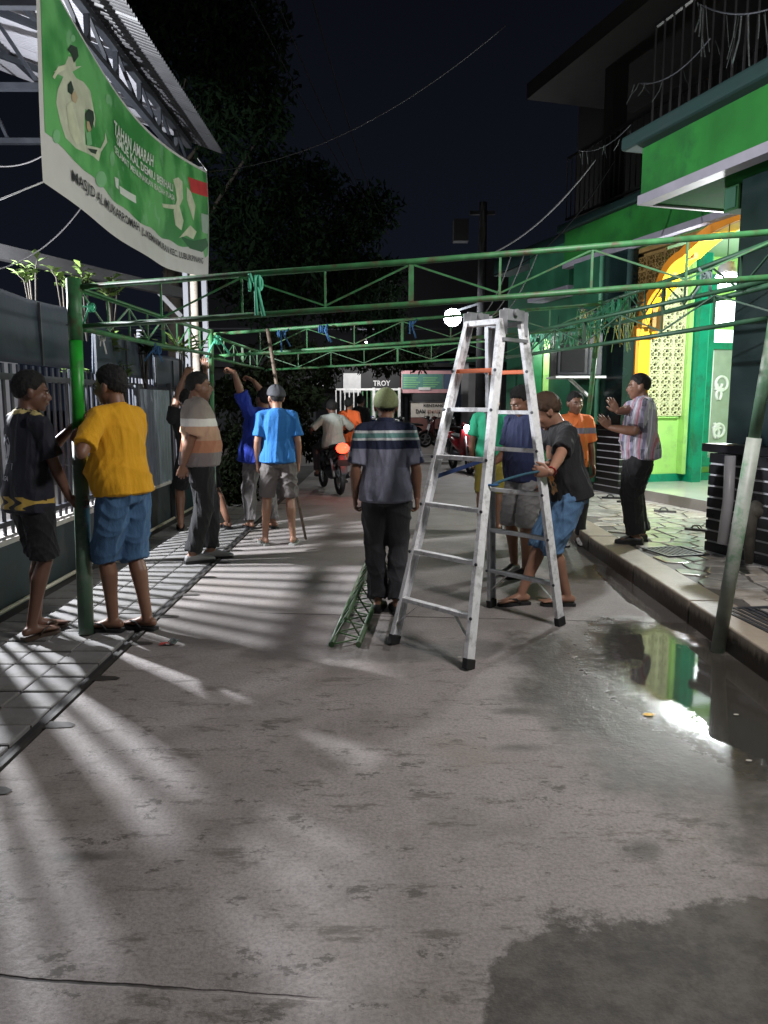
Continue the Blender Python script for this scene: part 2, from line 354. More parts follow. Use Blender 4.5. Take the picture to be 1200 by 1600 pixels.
def sandal(loc, rz, lab, cat='sandal', s=1.0, mm=None, group=None, flip=False):
    M = Matrix.Translation(loc) @ Matrix.Rotation(rz, 4, 'Z') @ Matrix.Scale(s, 4)
    if flip: M = M @ Matrix.Translation((0, 0, .03)) @ Matrix.Rotation(PI, 4, 'Y')
    o = thing('sandal', lab, cat, loc, group=group)
    mm = mm or RUBBER
    sole_mb(M).build('sole', mm, o); strap_mb(M).build('strap', mm, o); return o
def sole_mb(M, th=.022):
    prof = [(-.125, .028), (-.11, .036), (-.06, .036), (0, .036), (.05, .045), (.09, .046), (.12, .036), (.138, .018)]
    pts = [(-w_, y_) for y_, w_ in prof][::-1]+[(w_, y_) for y_, w_ in prof]
    b = MB(); b.prism(pts, th, M); return b
def strap_mb(M):
    b = MB()
    for s_ in (-1, 1): b.tube([M @ Vector(q) for q in ((0, .075, .02), (s_*.022, .05, .05), (s_*.038, .005, .052), (s_*.036, -.03, .018))], .007, 6)
    return b
SG = 'sandals left on the terrace'
sandal(G(956, 779, ZT), 1.3, 'dark sandal at the foot of the black striped pillar', group=SG)
sandal(G(980, 785, ZT), 1.45, 'dark sandal just behind the legs of the batik man', group=SG)
sandal(G(1040, 800, ZT), 1.2, 'upturned flip-flop below the white mosque step', group=SG, mm=mat('grey_rubber', (.10, .10, .10), .6))
sandal(G(1091, 829, ZT), .9, 'pale-rimmed sandal on the wet tiles near the striped pillar', group=SG, mm=mat('brown_rubber', (.07, .06, .055), .6))
# small litter by the yellow man's foot
lp = G(262, 1008); lt = thing('litter', 'crumpled red and white snack wrapper on the concrete', 'litter', lp)
b = MB(); b.add([lp+Vector(q) for q in ((-.05, -.02, .003), (0, -.025, .02), (.045, -.01, .004), (.05, .03, .035), (0, .025, .012), (-.05, .02, .012))], [(0, 1, 4, 5), (1, 2, 3, 4)]); b.build('wrapper', [mat('red_wrapper', (.5, .06, .05), .3)], lt)
b = MB(); b.add([lp+Vector(q) for q in ((.0, -.02, .021), (.05, -.02, .01), (.07, .02, .03), (.02, .03, .04))], [(0, 1, 2, 3)]); b.build('foil_flap', FOIL, lt)
for i in range(5):
    q = (G(1013, 1118), G(1008, 1096), G(1150, 1118), G(718, 1028), G(1170, 1190))[i]
    b = MB(); r = .018 if i == 0 else .009
    b.add([q+Vector((r*math.cos(a)*1.6, r*math.sin(a), .006+.004*math.sin(3*a))) for a in [k*PI/3 for k in range(6)]], [tuple(range(6))])
    tag(b.build('leaf', mat('fallen_bit', (.7, .42, .04) if i == 0 else (.5, .48, .42), .5)), ('orange leaf floating at the puddle edge', 'white scrap just above the orange leaf', 'white scrap in the brown puddle', 'tiny white scrap left of the ladder foot', 'small scrap on the damp edge of the puddle')[i], 'litter')
# ================================================================ MOSQUE (local axes: n inward, t along its front, both turned 16.7 deg from the street)
MM = Matrix.Rotation(math.asin(.287), 4, 'Z')
def NTZ(n, t, z): return MM @ Vector((n, t, z))
mq = thing('mosque', 'green mosque with striped black pillar bases, yellow arch and overhanging green balconies', 'mosque', NTZ(6.6, 8, 0))
LIME = mat('lime_wall_paint', (.36, .66, .18), .5, .10, 2.2, .25, 18, dirt=(.28, .50, .16), dscale=3.5)
TEAL = mat('teal_gloss_paint', (.0, .21, .12), .35, .18, 4, .2, 20, dirt=(.01, .13, .08), dscale=5)
DGREEN = mat('dark_green_paint', (.015, .085, .045), .5, .2, 4, .15, 30)
FASC = mat('green_fascia_paint', (.016, .125, .022), .75, .25, 2, .25, 18, dirt=(.012, .080, .020), dscale=1.5, spec=.15)
LAV = mat('pale_grey_band', (.22, .21, .25), .6, .1)
DTEAL = mat('dark_teal_cornice', (.0, .020, .018), .85, .15)
SHAFT = mat('black_green_tile', (.008, .018, .018), .22, .3, 3)
BLK = mat('black_gloss_tile', (.008, .008, .010), .3, .2, 9)
GRV = mat('white_groove', (.55, .55, .58), .6, .1)
YEL = mat('yellow_arch_paint', (.82, .46, .008), .55, .08, 3, .2, 20, dirt=(.62, .33, .01), dscale=4)
ORG = mat('orange_arch_paint', (.62, .22, .01), .5, .08)
WHITEG = mat('white_gloss', (.72, .74, .72), .12, .04)
def mbox(name, a, b, m_, parent=None, bevel=0):
    q = MB(); q.box(a, b, MM); return q.build(name, m_, parent or mq, bevel)
# ---- polished floor with its step
mbox('porch_floor', (6.55, -1, ZT-.1), (14, 10.1, .30), mat('polished_floor', (.62, .62, .56), .07, .04, 2))
mbox('step_edge', (6.545, -1, ZT-.01), (6.56, 10.1, .298), mat('step_face', (.36, .33, .31), .4, .1))
# ---- striped pillars
def pillar(n0, t0, n1, t1, zt, rot=None):
    base = mbox('pillar_base', (n0+.012, t0+.012, ZT-.05), (n1-.012, t1-.012, zt), GRV)
    k = 9; h = (zt-ZT)/k
    for i in range(k):
        q = MB(); q.box((n0, t0, ZT+i*h+.014), (n1, t1, ZT+(i+1)*h-.002), MM); q.build('tile_band', BLK, base, .004)
    cap = mbox('pillar_cap', (n0-.05, t0-.05, zt+.012), (n1+.05, t1+.05, zt+.085), BLK, bevel=.006)
    return base
pillar(4.78, 3.9, 5.35, 5.77, 1.06)
pillar(6.50, 9.74, 6.78, 10.42, 1.10)
mbox('pillar_shaft', (4.86, 4.0, 1.15), (5.25, 5.66, 3.38), SHAFT)
mbox('pillar_shaft', (6.52, 9.78, 1.19), (6.70, 10.38, 3.66), SHAFT)
mbox('shaft_corner_trim', (6.44, 10.36, .3), (6.52, 11.1, 3.66), DGREEN)
# downpipe and tap at the near striped pillar
q = MB(); q.tube([P(1141, 712, 6.55), P(1138, 780, 6.53), P(1129, 850, 6.5)], .045, 12); dp = q.build('downpipe', mat('grey_pvc', (.42, .42, .44), .4, .1), mq)
q = MB(); q.tube([P(1183, 790, 5.95), P(1172, 800, 5.9), P(1170, 880, 5.9)], [.05, .06, .03], 10); q.ell(P(1176, 800, 5.9), (.08, .06, .06)); q.build('tap_cloth', mat('wet_rag', (.06, .055, .045), .8, .4, 12, .5), mq)
# ---- walls
mbox('side_wall', (6.72, 10.12, .30), (14, 10.3, 4.1), LIME)
mbox('skirting', (6.72, 10.09, .30), (14, 10.118, .42), TEAL)
mbox('rear_wall', (9.9, -1, .30), (10.1, 10.1, 4.1), LIME)
mbox('street_wall', (6.95, 10.6, ZT), (7.1, 14.5, 4.2), DGREEN)
ceil = mbox('porch_ceiling', (6.63, -1, 3.70), (14, 10.3, 3.8), mat('ceiling_paint', (.20, .34, .20), .7, .05))
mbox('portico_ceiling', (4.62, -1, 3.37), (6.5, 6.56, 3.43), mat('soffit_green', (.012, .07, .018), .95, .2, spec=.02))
mbox('soffit_trim', (4.62, 6.561, 3.352), (6.5, 6.60, 3.40), LAV)
# pale pattern blocks (ventilation blocks) seen through the arch
vb = mat('cream_vent_block', (.66, .68, .42), .6, .1, 12, .2, 40)
def vent_mb(s, th):
    b = MB(); h = s/2; e = .012
    def bx(p, q_, w_): b.bar((p[0], 0, p[1]), (q_[0], 0, q_[1]), w_, th, up=(0, 1, 0))
    for a, c in (((-h, -h+e/2), (h, -h+e/2)), ((-h, h-e/2), (h, h-e/2)), ((-h+e/2, -h), (-h+e/2, h)), ((h-e/2, -h), (h-e/2, h))): bx(a, c, e)
    for sx in (-1, 1):
        for sz in (-1, 1):
            bx((sx*h, sz*h), (sx*h*.18, sz*h*.18), .012)
            bx((sx*h, sz*h*.1), (sx*h*.45, sz*h*.5), .010); bx((sx*h*.1, sz*h), (sx*h*.5, sz*h*.45), .010)
    r = h*.34; pts = [(r, 0), (0, r), (-r, 0), (0, -r)]
    for k in range(4): bx(pts[k], pts[(k+1) % 4], .011)
    return b
v0 = None
lat = mbox('lattice_frame', (6.78, 10.06, 1.28), (7.72, 10.118, 1.30), LIME)
for i in range(5):
    for j in range(13):
        x = 6.85+i*.203; z = 1.41+j*.203
        if v0 is None: o = v0 = vent_mb(.198, .05).build('vent_block', vb); o.parent = lat
        else: o = v0.copy(); C.objects.link(o)
        p = world_of(lat).inverted() @ NTZ(x, 10.07, z); o.location = p; o.rotation_euler = (0, 0, math.asin(.287))
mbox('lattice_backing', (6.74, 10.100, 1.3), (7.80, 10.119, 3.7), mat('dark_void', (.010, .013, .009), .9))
mbox('lime_post', (7.77, 9.98, .42), (7.84, 10.12, 3.7), LIME)
mbox('teal_pilaster', (7.86, 9.86, .30), (8.02, 10.119, 3.7), TEAL)
mbox('teal_pilaster', (8.02, 9.92, .30), (8.08, 10.119, 3.7), mat('light_teal_paint', (.03, .38, .24), .35, .06))
# door and transoms on the side wall
fr = mbox('door_frame', (8.16, 10.02, .52), (8.26, 10.118, 3.42), TEAL)
mbox('frame_rail', (8.26, 10.02, .52), (9.6, 10.118, .66), TEAL, fr); mbox('frame_rail', (8.26, 10.02, 2.32), (9.6, 10.118, 2.42), TEAL, fr)
mbox('frame_rail', (8.26, 10.04, 2.62), (9.6, 10.118, 2.70), LIME, fr); mbox('frame_rail', (8.26, 10.04, 3.05), (9.6, 10.118, 3.20), LIME, fr)
GLOW = mat('lit_window_glass', (.8, .85, .85), .2, .02, emit=(.80, .95, .95, 1.5))
GLOW2 = mat('bright_transom', (.9, .95, .95), .2, .02, emit=(.9, 1.0, 1.0, 8))
mbox('lit_pane', (8.26, 10.09, 2.42), (9.6, 10.10, 2.62), GLOW); mbox('lit_pane', (8.26, 10.09, 2.70), (9.6, 10.10, 3.05), GLOW2)
mbox('lit_pane', (8.26, 10.09, 3.20), (9.6, 10.10, 3.42), GLOW)
dm, dt = newmat('frosted_pattern_glass', .15)
mbox('door_pane', (8.26, 10.07, .66), (9.6, 10.09, 2.32), mat('grey_frosted_glass', (.30, .36, .30), .15, .1))
sc_mb = MB()   # white scrollwork
for zc in (.95, 1.55):
    for s_ in (-1, 1):
        pts = [(8.44+s_*(.02+.10*math.sin(a*.5)*math.cos(a)), zc+.16*a/3+.06*math.sin(a)) for a in np.linspace(0, 5.5, 20)]
        sc_mb.tube([NTZ(x, 10.06, z) for x, z in pts], .022, 6)
for x in (8.29,): sc_mb.tube([NTZ(x, 10.06, z) for z in (.70, 2.3)], .02, 6)
sc_mb.torus(NTZ(8.48, 10.06, 1.80), .11, .022, n=20, M=MM @ Matrix.Rotation(PI/2, 4, 'Z'))
sc_mb.torus(NTZ(8.48, 10.06, 1.08), .10, .022, n=20, M=MM @ Matrix.Rotation(PI/2, 4, 'Z'))
sc_mb.build('door_scrollwork', WHITEG, mq)
# ---- polylobed arch in the front plane with yellow soffit and orange face
ts = 9.74; tc_ = 7.62; zs = 2.44; za = 3.50
prof = []
half = [(0, 0), (.10, .0), (.10, .10), (.22, .12)]
pr = [(ts, zs), (ts-.14, zs), (ts-.14, zs+.12), (ts-.26, zs+.12)]
lob = [((ts-.26, zs+.12), (ts-.62, zs+.62), .10), ((ts-.62, zs+.62), (ts-1.05, zs+.92), .07), ((ts-1.05, zs+.92), (tc_, za+.10), .07)]
for a, b, bulge in lob:
    nx_, nz_ = (b[1]-a[1]), -(b[0]-a[0]); ln = math.hypot(nx_, nz_); nx_, nz_ = nx_/ln, nz_/ln
    for k in range(1, 9):
        f = k/8; h = bulge*4*f*(1-f); pr.append((a[0]+(b[0]-a[0])*f-nx_*-h*1.0, a[1]+(b[1]-a[1])*f+nz_*h))
pr += [(2*tc_-a, b) for a, b in pr[::-1][1:]]
def arch_strip(name, n0, n1, th, m_):
    b = MB(); vs = []; fs = []; c0 = (tc_, zs-.3)
    for (t_, z_) in pr:
        dx, dz = t_-c0[0], z_-c0[1]; l = math.hypot(dx, dz); ox, oz = dx/l*th, dz/l*th
        vs += [NTZ(n0, t_, z_), NTZ(n1, t_, z_), NTZ(n1, t_+ox, z_+oz), NTZ(n0, t_+ox, z_+oz)]
    for i in range(len(pr)-1):
        for k in range(4): fs.append((i*4+k, i*4+(k+1) % 4, (i+1)*4+(k+1) % 4, (i+1)*4+k))
    b.add(vs, fs); return b.build(name, m_, mq)
arch_strip('arch_soffit', 6.66, 6.88, .06, YEL); arch_strip('arch_face', 6.60, 6.658, .115, ORG)
mbox('arch_jamb', (6.76, 9.76, .3), (6.95, 10.05, zs), YEL); mbox('arch_jamb_face', (6.70, 9.75, .3), (6.758, 10.06, zs), ORG)
mbox('arch_capital', (6.62, 9.68, zs-.02), (7.00, 10.06, zs+.10), ORG)
# brown pierced screen above the arch
bm_ = mat('brown_screen_block', (.20, .125, .035), .7, .2, 9, .3)
scr = mbox('spandrel_rail', (6.70, 5.5, 3.60), (6.78, 10.0, 3.66), bm_)
w0 = None
def arch_z(t_):
    for (a, b), (c, d) in zip(pr, pr[1:]):
        if min(a, c) <= t_ <= max(a, c) and a != c: return b+(d-b)*(t_-a)/(c-a)
    return 0
for i in range(22):
    for j in range(6):
        t_ = 9.90-i*.2; z_ = 2.54+.1+j*.2
        if z_ < arch_z(t_)+.05 or z_ > 3.62: continue
        if w0 is None:
            w0 = o = vent_mb(.2, .06).build('screen_block', bm_); o.parent = scr
        else: o = w0.copy(); C.objects.link(o)
        o.location = world_of(scr).inverted() @ NTZ(6.74, t_, z_); o.rotation_euler = (0, 0, math.asin(.287)+PI/2)
mbox('screen_backing', (6.80, 9.3, 2.5), (6.82, 10.1, 3.66), bm_)
# ---- near portico: fascia, band, cornice
mbox('fascia', (4.5, -1, 3.44), (4.62, 6.58, 3.86), FASC); mbox('fascia_band', (4.48, -1, 3.355), (4.618, 6.60, 3.438), LAV)
mbox('cornice', (4.36, -1, 3.862), (4.66, 6.74, 3.99), DTEAL, bevel=.03)
mbox('fascia_return', (4.625, 6.45, 3.44), (6.5, 6.58, 3.86), FASC); mbox('portico_roof', (4.66, -1, 3.88), (7.5, 6.6, 3.98), DTEAL)
# bracket beam with pierced end under the soffit
q = MB(); q.box((4.9, 5.75, 3.16), (5.5, 5.92, 3.366), MM); bb = q.build('bracket_beam', mat('dingy_beam_paint', (.03, .09, .035), .95, .3, 4, .2, 20, spec=.03), mq)
mbox('bracket_face', (4.888, 5.77, 3.18), (4.899, 5.90, 3.35), DGREEN)
# ---- second balcony, further back
mbox('fascia', (6.5, 6.9, 3.745), (6.62, 11.52, 4.22), FASC); mbox('fascia_band', (6.48, 6.9, 3.66), (6.618, 11.54, 3.743), LAV)
mbox('cornice', (6.40, 6.7, 4.222), (6.7, 11.62, 4.34), DTEAL, bevel=.02)
mbox('balcony_slab', (6.625, 6.6, 4.0), (9, 14.5, 4.3), DTEAL)
mbox('lower_balcony', (6.62, 11.56, 3.42), (6.9, 12.95, 4.12), DGREEN); mbox('lower_band', (6.60, 11.56, 3.30), (6.9, 12.97, 3.418), LAV)
# ---- bright green end wall with its lamp
q = MB(); q.box((2.90, 14.2, 0), (3.14, 14.4, 2.66)); q.build('lit_end_wall', LIME, mq)
q = MB(); q.box((2.72, 14.25, 0), (2.895, 14.4, 2.60)); q.build('end_pilaster', mat('mid_green', (.01, .17, .05), .5, .1), mq)
# ---- upper storey, roof and railings
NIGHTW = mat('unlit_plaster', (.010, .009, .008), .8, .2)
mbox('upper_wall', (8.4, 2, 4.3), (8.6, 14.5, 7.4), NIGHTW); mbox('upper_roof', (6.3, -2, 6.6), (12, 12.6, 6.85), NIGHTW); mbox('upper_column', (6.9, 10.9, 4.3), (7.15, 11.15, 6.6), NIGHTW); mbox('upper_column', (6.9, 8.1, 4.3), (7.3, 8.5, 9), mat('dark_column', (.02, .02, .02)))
RAIL = mat('rail_metal', (.006, .006, .007), .6, .2)
def railing(n, t0, t1, z0, z1, dt_=.13):
    b = MB()
    for z in (z0+.08, z1): b.bar(NTZ(n, t0, z), NTZ(n, t1, z), .035)
    r = b.build('balcony_rail', RAIL, mq); k = int((t1-t0)/dt_); b0 = None
    for i in range(k+1):
        if b0 is None:
            q = MB(); q.bar((0, 0, 0), (0, 0, z1-z0-.1), .016); b0 = o = q.build('baluster', RAIL); o.parent = r
        else: o = b0.copy(); C.objects.link(o)
        o.location = world_of(r).inverted() @ NTZ(n, t0+i*(t1-t0)/k, z0+.1)
railing(6.5, 7.0, 11.5, 4.34, 5.35); railing(4.6, 1.0, 6.6, 3.99, 4.95)
# speaker cabinet on a pale shelf bracket
sp_ = thing('loudspeaker', 'black speaker cabinet on a pale wall shelf under the far balcony', 'loudspeaker', P(890, 590, 11.6))
q = MB(); a = P(866, 588, 11.5); b = P(922, 522, 11.9); q.box((a.x, 11.35, a.z+.01), (b.x-.15, 11.85, b.z)); q.build('cabinet', BLACKP, sp_, .02)
q = MB(); q.box((b.x-.145, 11.4, a.z+.012), (b.x+.06, 11.86, b.z-.02)); q.build('side_panel', mat('scuffed_grey_panel', (.035, .038, .045), .6, .6, 9), sp_, .02)
q = MB(); q.box((a.x+.06, 11.335, a.z+.06), (b.x-.21, 11.348, b.z-.06)); q.build('grille', mat('black_grille', (.006, .006, .007), .9), sp_)
sh = thing('wall_shelf', 'white slanting shelf bracket carrying the black speaker', 'shelf', P(890, 596, 11.6))
q = MB(); q.box((a.x-.02, 11.3, a.z-.03), (b.x+.1, 11.95, a.z)); q.build('shelf_board', WHITEP, sh)
q = MB(); q.bar((a.x+.25, 11.6, a.z-.03), (b.x, 11.9, a.z-.28), .04); q.build('shelf_strut', WHITEP, sh)
# lamp housings that carry the porch and wall lights
def bulb_lamp(L, lab, up=.4, cat='lamp', s=.07):
    c = Vector(L.location); o = thing('hanging_lamp', lab, cat, c+Vector((0, 0, s)))
    q = MB(); q.tube([c+Vector((0, 0, s*1.05)), c+Vector((0, 0, s*1.9))], [s*.62, s*.4], 14); q.build('socket', WHITEP, o)
    q = MB(); q.tube([c+Vector((0, 0, s*1.9)), c+Vector((0, 0, up))], .006, 6); q.build('cord', BLACKP, o); return o
glow_bulb('bulb', L_PORCH, .10, 90, bulb_lamp(L_PORCH, 'bare white bulb hanging in the mosque porch behind the near pillar', .90, s=.20), dz=.20)
glow_bulb('bulb', L_TUBE, .05, 40, bulb_lamp(L_TUBE, 'white bulb above the bright lime end wall', .5, s=.12), dz=.12)
# foil fringe strands and icicle lights hanging along the second tent bay
def fringe(name, lab, path, n, lmin, lmax, m_, r=.006, group=None, spread=.06):
    o = thing(name, lab, 'decoration', path[0], group=group)
    q = MB(); q.tube(path, .006, 5); q.build('cord', DARKSTEEL, o)
    b = MB(); tot = len(path)-1
    for i in range(n):
        f = random.random()*tot; k = min(int(f), tot-1); p = path[k].lerp(path[k+1], f-k)+Vector((random.uniform(-1, 1)*spread, random.uniform(-1, 1)*spread, 0))
        L = random.uniform(lmin, lmax); dx = random.uniform(-.06, .06); w_ = random.uniform(.5, 1.5)*r
        vs = [p, p+Vector((dx*.5, random.uniform(-.02, .02), -L*.5)), p+Vector((dx*1.4, 0, -L))]
        ww = Vector((w_, w_*.5, 0)); b.add([vs[0]-ww, vs[0]+ww, vs[1]+ww*1.6, vs[1]-ww*.4, vs[2]+ww, vs[2]-ww], [(0, 1, 2, 3), (3, 2, 4, 5)])
    stuff(b.build('fringe_strand', m_, o)); return o
GF = mat('teal_fringe', (.10, .34, .24), .4, .4, 20, metal=.4)
fringe('foil_garland', 'teal foil fringe hanging from the far right tent corner', sag(P(832, 520, 9.3), P(990, 450, 7.6), .10), 150, .05, .26, GF, .008)
fringe('foil_garland', 'thin silver fringe hanging above the batik man in front of the dark pillars', sag(P(905, 480, 8.8), P(1010, 470, 7.8), .08), 60, .1, .45, FOIL, .004)
fringe('foil_garland', 'bright silver tinsel on the upper railing at the top right', sag(P(1090, 5, 6.3), P(1200, 15, 5.6), .05), 14, .15, .4, FOIL, .005)
fringe('foil_garland', 'faint silver tinsel along the middle of the upper railing', sag(P(1000, 130, 7.2), P(1110, 60, 6.4), .1), 8, .08, .2, FOIL, .003)
fringe('foil_garland', 'faint silver tinsel on the far balcony rail', sag(P(905, 235, 10.6), P(985, 195, 9.3), .1), 7, .08, .2, FOIL, .004)
# ================================================================ LEFT HOUSE: wall, fence, carport, banner
FX = -2.78
yw = thing('garden_wall', 'low dark teal wall with pale coping beneath the barred fence', 'wall', (FX, 6, 0))
q = MB(); q.box((FX-.14, 1.5, -.2), (FX, 12.6, .47)); q.build('wall_body', mat('teal_black_wall', (.018, .034, .040), .6, .25, 4, .3, 30, dirt=(.04, .05, .05)), yw)
q = MB(); q.box((FX-.18, 1.5, .472), (FX+.03, 12.6, .515)); q.build('coping', mat('pale_coping', (.50, .47, .44), .6, .12, 4, .2), yw, .006)
q = MB(); q.tube([(FX+.045, 3.0, .022), (FX+.045, 12.4, .022)], .018, 8); tag(q.build('water_pipe', mat('cream_pipe', (.50, .47, .38), .4)), 'cream pipe running on the ground along the teal wall', 'pipe')
fe = thing('bar_fence', 'tall fence of dark bars on the low teal wall', 'fence', (FX-.07, 6, .5))
FM = mat('fence_bar_paint', (.030, .033, .045), .45, .2, 6, .1)
q = MB(); q.bar((FX-.07, 1.6, 1.70), (FX-.07, 12.4, 1.70), .05, .05); q.build('top_rail', FM, fe)
q = MB(); q.bar((FX-.07, 1.6, .60), (FX-.07, 12.4, .60), .04, .04); q.build('bottom_rail', FM, fe)
q = MB(); q.bar((0, 0, .5), (0, 0, 1.80), .014, .038); b0 = q.build('fence_bar', FM, None)
first = True; y = 1.7
while y < 12.4:
    o = b0 if first else b0.copy()
    if not first: C.objects.link(o)
    first = False; o.parent = fe; o.location = world_of(fe).inverted() @ Vector((FX-.07, y, 0)); y += .125
for y in (3.1, 5.0, 7.15, 9.2, 10.9):
    q = MB(); q.bar((FX-.07, y, .5), (FX-.07, y, 2.35), .075, .075); q.build('fence_post', DARKSTEEL, fe)
PN = mat('navy_tarp_panel', (.028, .040, .062), .6, .15, 2.5, .25, 9, bdist=.02)
def panel(y0, y1, lab, z0=1.80, z1=2.33):
    o = thing('fence_panel', lab, 'panel', (FX-.02, (y0+y1)/2, z0), group='navy panels on top of the fence')
    b = MB(); n = 20; m_ = 8; vs = []; fs = []
    for i in range(n+1):
        for j in range(m_+1):
            y = y0+(y1-y0)*i/n; z = z0+(z1-z0)*j/m_
            vs.append((FX+.0+.012*math.sin(y*3.1+z*4)+.006*math.sin(y*9), y, z-.02*math.sin(y*2.3)*(j/m_)))
    for i in range(n):
        for j in range(m_): a = i*(m_+1)+j; fs.append((a, a+m_+1, a+m_+2, a+1))
    b.smooth = True; b.add(vs, fs); s = b.build('panel_sheet', PN, o); md = s.modifiers.new('s', 'SOLIDIFY'); md.thickness = .01
    for k, y in enumerate(np.linspace(y0, y1, max(2, int((y1-y0)/.75)+1))):
        b = MB(); b.bar((FX+.016, y, z0), (FX+.016, y, z1-.03), .022, .02); b.build('panel_batten', DARKSTEEL, o)
panel(2.2, 7.15, 'long navy panel above the fence at the left edge'); panel(7.5, 9.3, 'navy panel right of the thick green post', 1.78, 2.22); panel(9.45, 11.0, 'small navy panel beside the banner posts', 1.70, 2.08)
gt = thing('ribbed_gate', 'grey ribbed metal gate sheet behind the yellow shirt', 'gate', (FX+.03, 9.3, .5))
b = MB(); n = 60; vs = []; fs = []
for i in range(n+1):
    y = 8.65+i*1.25/n
    for z in (.52, 1.66): vs.append((FX+.04+.018*math.sin(i*1.05), y, z))
for i in range(n): fs.append((2*i, 2*i+2, 2*i+3, 2*i+1))
b.smooth = True; b.add(vs, fs); b.build('ribbed_sheet', mat('ribbed_grey', (.18, .21, .26), .45, .15), gt)
b = MB(); b.bar((FX+.04, 8.62, .5), (FX+.04, 8.62, 1.7), .05); b.build('gate_post', DARKSTEEL, gt); b = MB(); b.bar((FX+.04, 9.93, .0), (FX+.04, 9.93, 1.75), .05); b.build('gate_post', DARKSTEEL, gt)
# house behind the fence
hs = thing('house', 'pale house behind the fence under the carport roof', 'house', (-7.5, 8, 0))
q = MB(); q.box((-7.8, 0, -.1), (-7.5, 16, 3.0)); q.build('wall', mat('pale_house_wall', (.36, .36, .38), .7, .1, 2), hs)
q = MB(); q.box((-7.5, 6.0, .0), (-7.46, 6.9, 2.1)); q.build('door', mat('door_brown', (.10, .06, .04), .5), hs)
q = MB(); q.box((-7.5, 8.2, .9), (-7.46, 9.8, 2.1)); q.build('window', mat('dark_glass', (.02, .03, .04), .1), hs)
q = MB(); q.box((-7.5, 0, -.25), (FX-.14, 14, .02)); struct(q.build('yard', mat('yard_tiles', (.2, .19, .18), .6)))
q = MB(); q.box((-7.6, 0, 3.0), (-6.9, 16, 3.2)); q.build('eave', DARKSTEEL, hs)
q = MB(); q.bar(P(-40, 385, 8.5), P(300, 462, 13.5), .12, .16); tag(q.build('gutter_beam', mat('grey_gutter', (.03, .03, .032), .6)), 'long grey beam crossing the dark yard below the banner', 'beam')
q = MB(); q.bar(P(240, 448, 13), P(284, 495, 13), .07); tag(q.build('roof_brace', mat('grey_brace', (.2, .2, .21), .6)), 'short grey diagonal brace left of the banner posts', 'brace')
# ---- carport roof: corrugated sheets on open trusses
cp = thing('carport', 'corrugated carport roof on dark steel trusses above the fence', 'carport', (-2.75, 10.6, 0))
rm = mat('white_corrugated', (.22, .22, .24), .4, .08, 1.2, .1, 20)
def roofz(x): return 5.0 + (-2.27-x)*.36
def sheet(y0, y1, xs_, nm, rm):
    b = MB(); vs = []; fs = []; n = int((y1-y0)/.019); xs = xs_
    for i in range(n+1):
        y = y0+(y1-y0)*i/n; dz = .017*math.sin(2*PI*y/.076*1.0)
        for x in xs: vs.append((x, y, roofz(x)+dz))
    k = len(xs)
    for i in range(n):
        for j in range(k-1): a = i*k+j; fs.append((a, a+1, a+1+k, a+k))
    b.smooth = True; b.add(vs, fs); return b.build(nm, rm, cp)
yy = 3.0
eave_shade = mat('shaded_eave_grey', (.028, .028, .031), .5, .15)  # roof overhang: shade of the trusses put into a darker sheet colour
while yy < 11.4: sheet(yy, min(yy+.80, 11.5), [-2.74, -3.6, -5.0, -8.2], 'roof_sheet', rm); sheet(yy, min(yy+.80, 11.5), [-2.27, -2.745], 'eave_sheet', eave_shade); yy += .77
TR = mat('dark_truss_paint', (.010, .012, .016), .5, .2)
def steel(name, a, b_, w_=.06, parent=cp): q = MB(); q.bar(a, b_, w_, w_*.8); return q.build(name, TR, parent)
zu, zl = 5.09, 4.78
steel('top_chord', (-2.75, 2.5, zu), (-2.75, 11.45, zu), .075); steel('bottom_chord', (-2.75, 2.5, zl), (-2.75, 11.45, zl), .075)
for i in range(11):
    y = 3.05+i*.77; steel('truss_strut', (-2.75, y, zl), (-2.75, y, zu), .05); steel('truss_diagonal', (-2.75, y, zu), (-2.75, y+.72, zl), .035)
for y in (3.4, 5.2, 6.9, 8.6, 10.3):
    steel('rafter', (-2.75, y, zu-.02), (-8.2, y, roofz(-8.2)-.1), .08); steel('tie_beam', (-2.75, y, zl), (-8.2, y, zl+.02), .08)
    for k in range(4): x = -3.6-k*1.15; steel('web_bar', (x, y, zl), (x-.5, y, roofz(x-.5)-.1), .045)
for x in (-3.6, -4.7, -5.8): steel('purlin', (x, 2.5, roofz(x)-.05), (x, 11.45, roofz(x)-.05), .06)
# the three posts under the banner end
bp_ = thing('roof_post', 'cream pipe post between two grey posts under the banner end', 'post', (-2.72, 11.0, 0))
q = MB(); q.tube([(-2.86, 11.9, 0), (-2.86, 11.9, 4.9)], .055, 14); q.build('pipe', mat('cream_post', (.62, .54, .46), .5, .12, 5, dirt=(.3, .26, .2), dscale=7), bp_)
tag(bp_, 'round cream post carrying the carport corner', 'post')
for x, l_ in ((-2.99, 'left grey square post next to the cream post'), (-2.71, 'right grey square post next to the cream post')):
    q = MB(); q.bar((x, 11.95, 0), (x, 11.95, 4.95), .075); tag(q.build('steel_post', mat('grey_post', (.17, .18, .20), .5)), l_, 'post', 'square posts beside the cream post')
